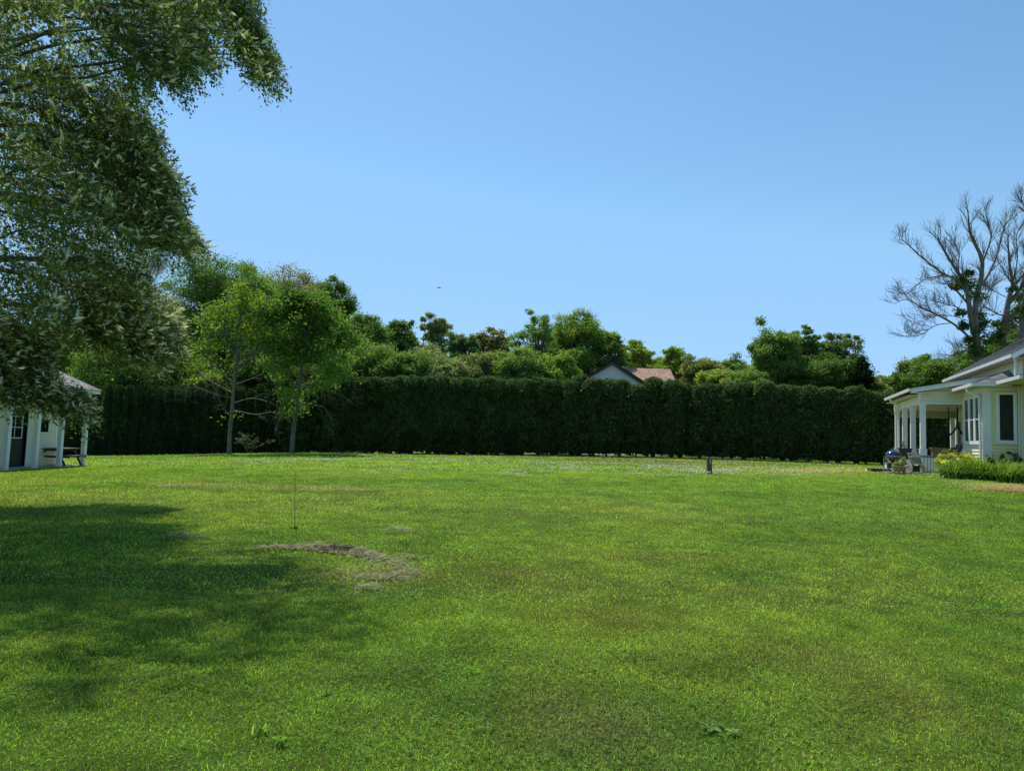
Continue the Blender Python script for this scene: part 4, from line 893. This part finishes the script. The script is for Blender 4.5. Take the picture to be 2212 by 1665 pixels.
# plants by the house
rng = R0(41); b0 = at(2066,1008,28.6); sc_ = np.array([b0[0],28.6,g1(b0[0],28.6)])
t = thing('yellow_shrub', sc_, 'rounded gold and green variegated shrub in front of the porch', 'shrub')
C = []; 
for k in range(60):
    a_ = rng.rand()*PI; q = math.sqrt(rng.rand()); C.append(sc_+[math.cos(a_)*q*.84+(.08), rng.randn()*.3, .15+math.sin(a_)*q*.84])
acc = A(); C = np.array(C); clump_leaves(acc, rng, C, np.full(60,.17), 130, .062, np.array([.34,.40,.09]), subs=8, bright=.8)
Cy = np.concatenate(acc.C); kk = (R0(2).rand(len(Cy)//4) < .38).repeat(4); Cy[kk] = Cy[kk]*[1.9,1.5,1.6]; acc.C = [Cy]; put('leaves', acc, M['leaf'], t)
ac = A(); 
for k in range(8): ac.tube(bez(sc_+[rng.randn()*.08,0,-.03], C[k*7], (0,0,.1), 5), .012, 4, cap=False)
put('stem', ac, M['bark'], t)
b0 = gpt(2022,1021); t = thing('golden_groundcover', (b0[0],b0[1],g1(b0[0],b0[1])), 'small golden yellow plant at the foot of the porch skirting', 'plant'); foliage(t, rng, [b0+[q*.14-.28,rng.randn()*.05,.07] for q in range(5)], [.1]*5, 110, .05, (.42,.33,.05), flat=.5)
# daylily clumps
def lily(seed, n, h, base):
    rng = R0(seed); acc = A(); az = rng.rand(n)*2*PI; lean = .5+1.3*rng.rand(n); Lh = h*(.7+.5*rng.rand(n)); B = np.c_[rng.randn(n)*.13, rng.randn(n)*.13, 0*az]*(1 if h > .3 else .25)
    w = .010+.008*rng.rand(n); d = np.c_[np.cos(az), np.sin(az)]; s = np.c_[-np.sin(az), np.cos(az), 0*az]; rows = []
    for q in np.linspace(0,1,6):
        r = lean*.55*q**1.7*Lh; z = Lh*(q-.42*lean*q**2.6); c = B+np.c_[d*r[:,None], z]; ww = w*(1-q**3*.9)
        rows += [c-s*ww[:,None], c+s*ww[:,None]]
    V = np.stack(rows,1).reshape(-1,3); k = np.arange(n)[:,None]*12; Fc = np.concatenate([k+np.array([[2*i_,2*i_+1,2*i_+3,2*i_+2]]) for i_ in range(5)])
    c = np.array(base)*(.55+.8*rng.rand(n))[:,None]; acc.add(V, Fc, np.repeat(c,12,0)); return acc
ll = []
for k in range(4):
    t = thing('daylily_clump', (0,0,0), None, 'plant'); put('leaves', lily(500+k, 260, .74+.06*k, (.17,.29,.045)), M['leaf'], t); ll.append(t)
rng = R0(52); spots = []
for k in range(26):
    a_ = 2045+rng.rand()*200; b_ = np.interp(a_,[2045,2100,2245],[1022,1026,1030])+rng.rand()*11-4; P = at(a_, b_, 27.6-(a_-2045)/200*2.3+rng.randn()*.35); spots.append((P[0],P[1]))
for k, (x_,y_) in enumerate(spots):
    loc = (x_,y_,g1(x_,y_)-.03); rz = rng.rand()*6.3; s_ = .85+.35*rng.rand()
    if k < 4: o = ll[k]; o.location = loc; o.rotation_euler = (0,0,rz); o.scale = (s_,)*3
    else: o = dup(ll[k%4], loc, rz, (s_,)*3)
    tag(o, 'arching strap leaved daylily clump in the bed before the house wall', 'plant', 'daylily clumps in the house bed')
for k, (a_, h_) in enumerate([(2138,.75),(2150,.6),(2172,.85),(2190,.9),(2208,.75)]):
    P = at(a_, 1010, 26.9-(a_-2138)/70*.6); loc = np.array([P[0],P[1],g1(P[0],P[1])]); t = thing('tall_weed', loc, ['soft leafy weed by the corner downspout','lower leafy weed left of the tall window','tall weed with pale seed heads under the tall window','tallest leafy weed right of the tall window','leafy weed at the far right of the yellow wall'][k], 'plant')
    foliage(t, rng, [loc+[rng.randn()*.12,rng.randn()*.1,h_*q] for q in (.3,.5,.7,.85,1.,1.1)], [.17,.17,.15,.13,.1,.07], 110, .08, (.14,.22,.07))
    ac = A(); 
    for q in range(4): ac.tube(bez(loc, loc+[rng.randn()*.15,rng.randn()*.1,h_*1.25], (0,0,.1),5), .006, 4, cap=False)
    put('stem', ac, M['beige'] if k in (2,4) else M['bark'], t)

# ------------------------------------------------------------------ neighbour house beyond hedge
Yn = 75; ap = at(1322,780,Yn); nh = thing('neighbour_house', (ap[0],Yn,g1(ap[0],58)), 'white gabled neighbour house with red brown shingle roof beyond the hedge', 'house')
ml = .62; ez = ap[2]-5.0*ml
ac = A(); ac.box([ap[0]-4.7,Yn,-.5],[9.4,0,0],[0,8,0],[0,0,ez+.5]); siding(ac, [ap[0],Yn,0],[1,0,0],[0,-1,0], lambda z: -(ap[2]-.25-z)/ml, lambda z: (ap[2]-.25-z)/ml, ez, ap[2]-.3, .12); siding(ac, [ap[0],Yn,0],[1,0,0],[0,-1,0], -4.7, 4.7, 0, ez, .12)
xr = at(1452,797,Yn+3)[0]; rz_ = at(1400,795,Yn+3.5)[2]; ac.box([ap[0]-3,Yn+1.6,-.5],[xr-ap[0]+2.5,0,0],[0,6,0],[0,0,rz_-1.9+.5]); put('wall', ac, M['lilac'], nh)
ac = A(); ac.box([ap[0],Yn-.35,ap[2]-.02],[-5.1,0,-5.1*ml],[0,.06,0],[0,0,-.38]); put('rake_board', ac, M['brown'], nh); ac = A(); ac.box([ap[0],Yn-.35,ap[2]-.02],[5.1,0,-5.1*ml],[0,.06,0],[0,0,-.38]); put('rake_board', ac, M['brown'], nh)
ac = A(); 
for sg in (-1,1):
    e0 = [ap[0]+sg*5.1,Yn-.4,ap[2]-5.1*ml+.03]; e1 = [ap[0]+sg*5.1,Yn+7,ap[2]-5.1*ml+.03]; roofsheet(ac, e0, e1, [ap[0],Yn+7,ap[2]+.03], [ap[0],Yn-.4,ap[2]+.03], 30)
put('roof', ac, M['roof'], nh)
ac = A(); dzr = 2.9; xl = ap[0]+.6; roofsheet(ac, [xl,Yn-.3,rz_-dzr],[xr+.25,Yn-.3,rz_-dzr],[xr-.0,Yn+4,rz_],[xl,Yn+4,rz_],20); roofsheet(ac,[xr+.2,Yn+8,rz_-dzr],[xl,Yn+8,rz_-dzr],[xl,Yn+4,rz_],[xr,Yn+4,rz_],20); put('roof', ac, M['redroof'], nh)['label'] = 'red brown shingle roof section'

# ------------------------------------------------------------------ shed at left
XP, XW, EZ, GS = -19.03, -20.15, 2.92, -.33
sh = thing('garage', (-21,28,GS), 'white clapboard outbuilding with posted porch and dark door at the left', 'outbuilding')
def sb(acc, x0,x1,y0,y1,z0,z1): return acc.box([x0,y0,z0],[x1-x0,0,0],[0,y1-y0,0],[0,0,z1-z0])
def sp_(name, m, *bx):
    ac = A()
    for b in bx: sb(ac, *b)
    return put(name, ac, M[m], sh)
ac = A(); sb(ac, -26,XW-.16,20,31.7,GS-.3,EZ+.1); sb(ac, XW-.16,XW,20,28.5,GS,EZ+.1); sb(ac, XW-.16,XW,29.72,31.7,GS,EZ+.1); sb(ac, XW-.16,XW,28.5,29.72,2.05,EZ+.1)
siding(ac, [XW,0,0],[0,1,0],[1,0,0], 20, 28.38, GS+.12, EZ+.05, .125); siding(ac, [XW,0,0],[0,1,0],[1,0,0], 29.84, 31.58, GS+.12, EZ+.05, .125); siding(ac, [0,31.7,0],[-1,0,0],[0,1,0], 20.3, 26, GS, EZ, .125); put('wall', ac, M['white_siding'], sh)
sp_('corner_board','white',(XW-.02,XW+.035,31.56,31.73,GS,EZ)); sp_('door_frame','white',(XW-.1,XW+.035,28.36,28.5,GS,2.15),(XW-.1,XW+.035,29.72,29.85,GS,2.15),(XW-.1,XW+.035,28.5,29.72,2.05,2.15))
d = sp_('door','door',(XW-.14,XW-.09,28.5,29.72,GS+.02,2.05))
ac = A()
for (a_,b_,c_,e_) in ((28.66,28.70,.86,1.78),(29.50,29.54,.86,1.78),(29.07,29.10,.90,1.74),(28.70,29.50,.86,.90),(28.70,29.50,1.74,1.78),(28.70,29.50,1.30,1.33)): sb(ac, XW-.10,XW-.065,a_,b_,c_,e_)
put('window_frame', ac, M['white'], d); ac = A(); sb(ac, XW-.095,XW-.082,28.70,29.50,.90,1.74); put('pane', ac, M['glass'], d); ac = A(); ac.lathe([XW-.09,28.6,.72],[(.001,.06),(.03,.05),(.03,.02),(.012,0)],12,ax=(1,0,0)); put('handle', ac, M['steel'], d)
w = sp_('window','white',(XW,XW+.07,30.35,30.44,1.05,1.75),(XW,XW+.065,31.0,31.09,1.05,1.75),(XW,XW+.05,30.44,31.0,1.66,1.75),(XW,XW+.05,30.44,31.0,1.05,1.13),(XW,XW+.04,30.7,30.73,1.13,1.66)); ac = A(); sb(ac, XW+.044,XW+.05,30.44,31.0,1.13,1.66); put('pane', ac, M['glass'], w)
for yy in (22.0,23.65,25.3,27.0,28.66,30.2,31.9):
    ac = A(); sb(ac, XP-.085,XP+.085,yy-.085,yy+.085,g1(XP,yy)-.1,EZ-.12); sb(ac, XP-.1,XP+.1,yy-.1,yy+.1,EZ-.2,EZ-.12); put('porch_post', ac, M['white'], sh)
sp_('beam','white',(XP-.09,XP+.09,21.5,32.05,EZ-.12,EZ+.05),(-25,XP-.09,31.85,32.05,EZ-.12,EZ+.05)); sp_('soffit','ceil',(XW,XP+.3,20.2,32.2,EZ+.055,EZ+.075)); sp_('fascia','white',(-18.74,-18.70,20,32.3,EZ-.02,EZ+.13),(-26.5,-18.74,32.26,32.3,EZ-.02,EZ+.13))
sp_('porch_slab','concrete',(XW,XP+.12,21,32.1,GS-.2,GS+.04))
ac = A(); mr = .6; hx = 3.9; E = EZ+.14
roofsheet(ac, [-18.66,18,E],[-18.66,32.34,E],[-18.66-hx,32.34-hx,E+hx*mr],[-18.66-hx,18,E+hx*mr],26); roofsheet(ac,[-18.66,32.34,E],[-18.66-2*hx,32.34,E],[-18.66-hx,32.34-hx,E+hx*mr],[-18.66-hx,32.34-hx,E+hx*mr],26)
roofsheet(ac,[-18.66-2*hx,32.34,E],[-18.66-2*hx,18,E],[-18.66-hx,18,E+hx*mr],[-18.66-hx,32.34-hx,E+hx*mr],26); put('roof', ac, M['roof_light'], sh)
# picnic table
pc_ = np.array([-19.75,31.4,g1(-19.75,31.4)+.02]); t = thing('picnic_table', pc_, 'weathered wooden picnic table with attached benches under the outbuilding porch', 'picnic table')
aa = math.radians(-3); Lx = np.array([-math.sin(aa),math.cos(aa),0]); Wx = np.array([math.cos(aa),math.sin(aa),0])
rot = math.radians(30); Lx, Wx = np.array([math.sin(rot)*.2,1,0]), np.array([1,-math.sin(rot)*.2,0]); Lx/=np.linalg.norm(Lx); Wx/=np.linalg.norm(Wx)
ac = A()
for k in range(5): ac.box(pc_-Lx*.7+Wx*(-.39+k*.158)+Z*.71, Lx*1.4, Wx*.145, Z*.04)
put('tabletop', ac, M['greywood'], t)
for sd in (-1,1):
    ac = A()
    for k in range(2): ac.box(pc_-Lx*.7+Wx*(sd*.74-.13+k*.135)+Z*.42, Lx*1.4, Wx*.125, Z*.04)
    put('bench_seat', ac, M['greywood'], t)
for e_ in (-.5,.5):
    ac = A(); b = pc_+Lx*e_; ac.box(b-Wx*.82+Z*.34, Wx*1.64, Lx*.045, Z*.09); ac.box(b-Wx*.36+Z*.63, Wx*.72, Lx*.045, Z*.08); put('cross_beam', ac, M['wood'], t)
    for sd in (-1,1):
        ac = A(); a0 = b+Wx*sd*.68-Lx*.045+Z*-.02; d_ = Wx*(-sd*.42)+Z*.73; ac.box(a0-Wx*.05, d_, Wx*.10, Lx*.04); put('leg', ac, M['wood'], t)

# ------------------------------------------------------------------ lawn objects
P = gpt(1532,1023); b = np.array([P[0],P[1],g1(P[0],P[1])]); t = thing('wooden_post', b, 'short dark weathered wooden post standing alone on the lawn', 'post')
ac = A(); w = .105; hgt = .66; k = 12; an = np.arange(k)/k*2*PI; pr = []
for z_, sc in ((-.05,1.04),(.1,1.0),(.4,.98),(hgt-.03,1.),(hgt,.93)): pr.append([b+[w*sc*np.sign(math.cos(a_))*abs(math.cos(a_))**.45, w*sc*np.sign(math.sin(a_))*abs(math.sin(a_))**.45, z_+.012*math.sin(a_*3)*(z_>.6)] for a_ in an])
V = np.array(pr).reshape(-1,3); ii = np.arange(4)[:,None]*k; jj = np.arange(k)[None]; ac.add(V, np.stack([ii+jj,ii+(jj+1)%k,ii+k+(jj+1)%k,ii+k+jj],-1).reshape(-1,4)); ac.add(V[-k:], [list(range(k))]); put('timber', ac, M['wood'], t)
ac = A(); ac.box(b+[-.115,-.115,hgt-.012],[.1,0,0],[0,.22,0],[0,0,.02]); ac.box(b+[.01,-.11,hgt-.012],[.1,0,0],[0,.2,0],[0,0,.022]); ac.box(b+[-.02,-.03,hgt+.005],[.05,0,0],[0,.05,0],[0,0,.035]); put('top_plate', ac, M['greywood'], t)
ac = A(); ac.box(b+[-.005,-.112,hgt-.24],[.028,0,.0],[0,.006,0],[.008,0,.2]); put('latch', ac, M['steel'], t)
P = gpt(637,1143); b = np.array([P[0],P[1],g1(P[0],P[1])]); ac = A(); tp_ = at(637.5,1018,P[1]); ac.tube([b-[0,0,.05], tp_], .0042, 6); o = put('garden_stake', ac, M['rod'], origin=b); tag(o, 'thin upright metal stake stuck in the mown lawn', 'stake')
# grass tufts and weeds
def tuft(px_, py_, n, h, label, base, w=.006, seed=1, name='grass_tuft'):
    P = gpt(px_,py_); a = lily(seed, n, h, base); V = a.V[0]; o = put(name, a, M['grass'], origin=(0,0,0)); o.location = (P[0],P[1],g1(P[0],P[1])-.01); o.scale = (w/.014*1.,)*2+(1,); tag(o, label, 'plant'); return o
tuft(637,1143,40,.13,'taller grass tuft at the foot of the metal stake',(.20,.36,.05),.009,601)
tuft(600,1610,26,.10,'coarse bright grass tuft at the bottom left of centre',(.26,.42,.07),.007,602)
tuft(560,1585,22,.09,'second coarse grass tuft, just above the bottom left one',(.26,.42,.07),.007,603)
tuft(700,1500,20,.08,'small upright grass tuft left of centre in the near lawn',(.26,.42,.07),.007,604)
def rosette(px_, py_, n, R_, label, base, seed):
    rng = R0(seed); P = gpt(px_,py_); c = np.array([P[0],P[1],g1(P[0],P[1])+.02]); acc = A(); az = rng.rand(n)*2*PI; L_ = R_*(.6+.6*rng.rand(n)); d = np.c_[np.cos(az),np.sin(az),.25+.5*rng.rand(n)]; s = np.c_[-np.sin(az),np.cos(az),.2*rng.randn(n)]
    rows = []; 
    for q, wq in ((0,.1),(.35,.55),(.6,.9),(.8,.8),(1.,.05)):
        cen = c+d*(L_*q)[:,None]-np.array([0,0,1.])*(L_*.45*q*q)[:,None]; rows += [cen-s*(L_*.17*wq)[:,None]+[0,0,.004], cen, cen+s*(L_*.17*wq)[:,None]+[0,0,.004]]
    V = np.stack(rows,1).reshape(-1,3); k = np.arange(n)[:,None]*15; fs = []
    for r_ in range(4):
        for q in range(2): o = r_*3+q; fs.append(k+np.array([[o,o+1,o+4,o+3]]))
    acc.add(V, np.concatenate(fs), np.repeat(np.array(base)*(.6+.7*rng.rand(n))[:,None],15,0)); ob = put('dandelion_weed', acc, M['leaf'], origin=c); tag(ob, label, 'weed')
rosette(1535,1582,16,.06,'flat grey green dandelion rosette near the bottom, left one of the pair',(.22,.33,.10),1)
rosette(1590,1592,14,.055,'lighter dandelion rosette with pale leaf near the bottom, right one of the pair',(.30,.42,.12),2)
rosette(1550,1574,9,.045,'small weed rosette just behind the pair at the bottom',(.2,.32,.08),3)
# bird
c = at(948,622,34); t = thing('bird', c, 'small dark bird gliding in the clear sky left of centre', 'bird')
ac = A(); ac.lathe(c+[-.07,0,0], [(.002,0),(.018,.015),(.026,.05),(.022,.09),(.01,.14),(.016,.19)], 10, ax=(1,0,.03)); put('body', ac, M['feather'], t, True)
for pts in ([(-.02,0,.01),(-.10,.06,.05),(-.19,.12,.075),(-.12,.10,.05),(.02,.04,.01)], [(-.02,0,.01),(.05,-.08,.03),(.10,-.15,.045),(.07,-.07,.03),(.03,-.02,.01)]):
    ac = A(); ac.add([c+np.array(p) for p in pts], [[0,1,2,3,4]]); put('wing', ac, M['feather'], t)

# ------------------------------------------------------------------ world, sun, camera
az, el = math.radians(25), math.radians(62)
sd = Vector((-math.sin(az)*math.cos(el), math.cos(az)*math.cos(el), math.sin(el)))
sc = bpy.context.scene
wd = bpy.data.worlds.new('World'); sc.world = wd; wd.use_nodes = True; nt = wd.node_tree; nt.nodes.clear()
o = nt.nodes.new('ShaderNodeOutputWorld'); bg = nt.nodes.new('ShaderNodeBackground'); sk = nt.nodes.new('ShaderNodeTexSky'); sk.sky_type = 'NISHITA'; sk.sun_disc = False
sk.sun_elevation = el; sk.sun_rotation = math.atan2(sd.x, sd.y); sk.air_density = 1.15; sk.dust_density = .2; sk.ozone_density = 3.0; sk.altitude = 20
bg.inputs[1].default_value = .15; hs_ = nt.nodes.new('ShaderNodeHueSaturation'); hs_.inputs['Saturation'].default_value = 1.12; hs_.inputs['Hue'].default_value = .492; nt.links.new(sk.outputs[0], hs_.inputs['Color']); dk = nt.nodes.new('ShaderNodeMix'); dk.data_type = 'RGBA'; dk.blend_type = 'DARKEN'; dk.clamp_result = False; dk.inputs[0].default_value = .82; nt.links.new(hs_.outputs[0], dk.inputs[6]); dk.inputs[7].default_value = (2.18,4.05,6.9,1); nt.links.new(dk.outputs[2], bg.inputs[0]); nt.links.new(bg.outputs[0], o.inputs[0])
sl = bpy.data.lights.new('sun', 'SUN'); sl.energy = 5.0; sl.angle = math.radians(.53); sl.color = (1,.95,.86); so = bpy.data.objects.new('sun', sl); col.objects.link(so); so.rotation_euler = sd.to_track_quat('Z','Y').to_euler()
cd = bpy.data.cameras.new('camera'); co = bpy.data.objects.new('camera', cd); col.objects.link(co); sc.camera = co
cd.sensor_width = 36; cd.lens = F/2212*36; cd.clip_end = 4000; cd.clip_start = .05
from mathutils import Matrix
mt = Matrix.Identity(4)
for i_ in range(3): mt[i_][0] = RT[i_]; mt[i_][1] = UP[i_]; mt[i_][2] = -fw[i_]; mt[i_][3] = CAM[i_]
co.matrix_world = mt
sc.view_settings.view_transform = 'Standard'; sc.view_settings.look = 'None'; sc.view_settings.exposure = 0
sc.cycles.max_bounces = 6; sc.cycles.transparent_max_bounces = 4
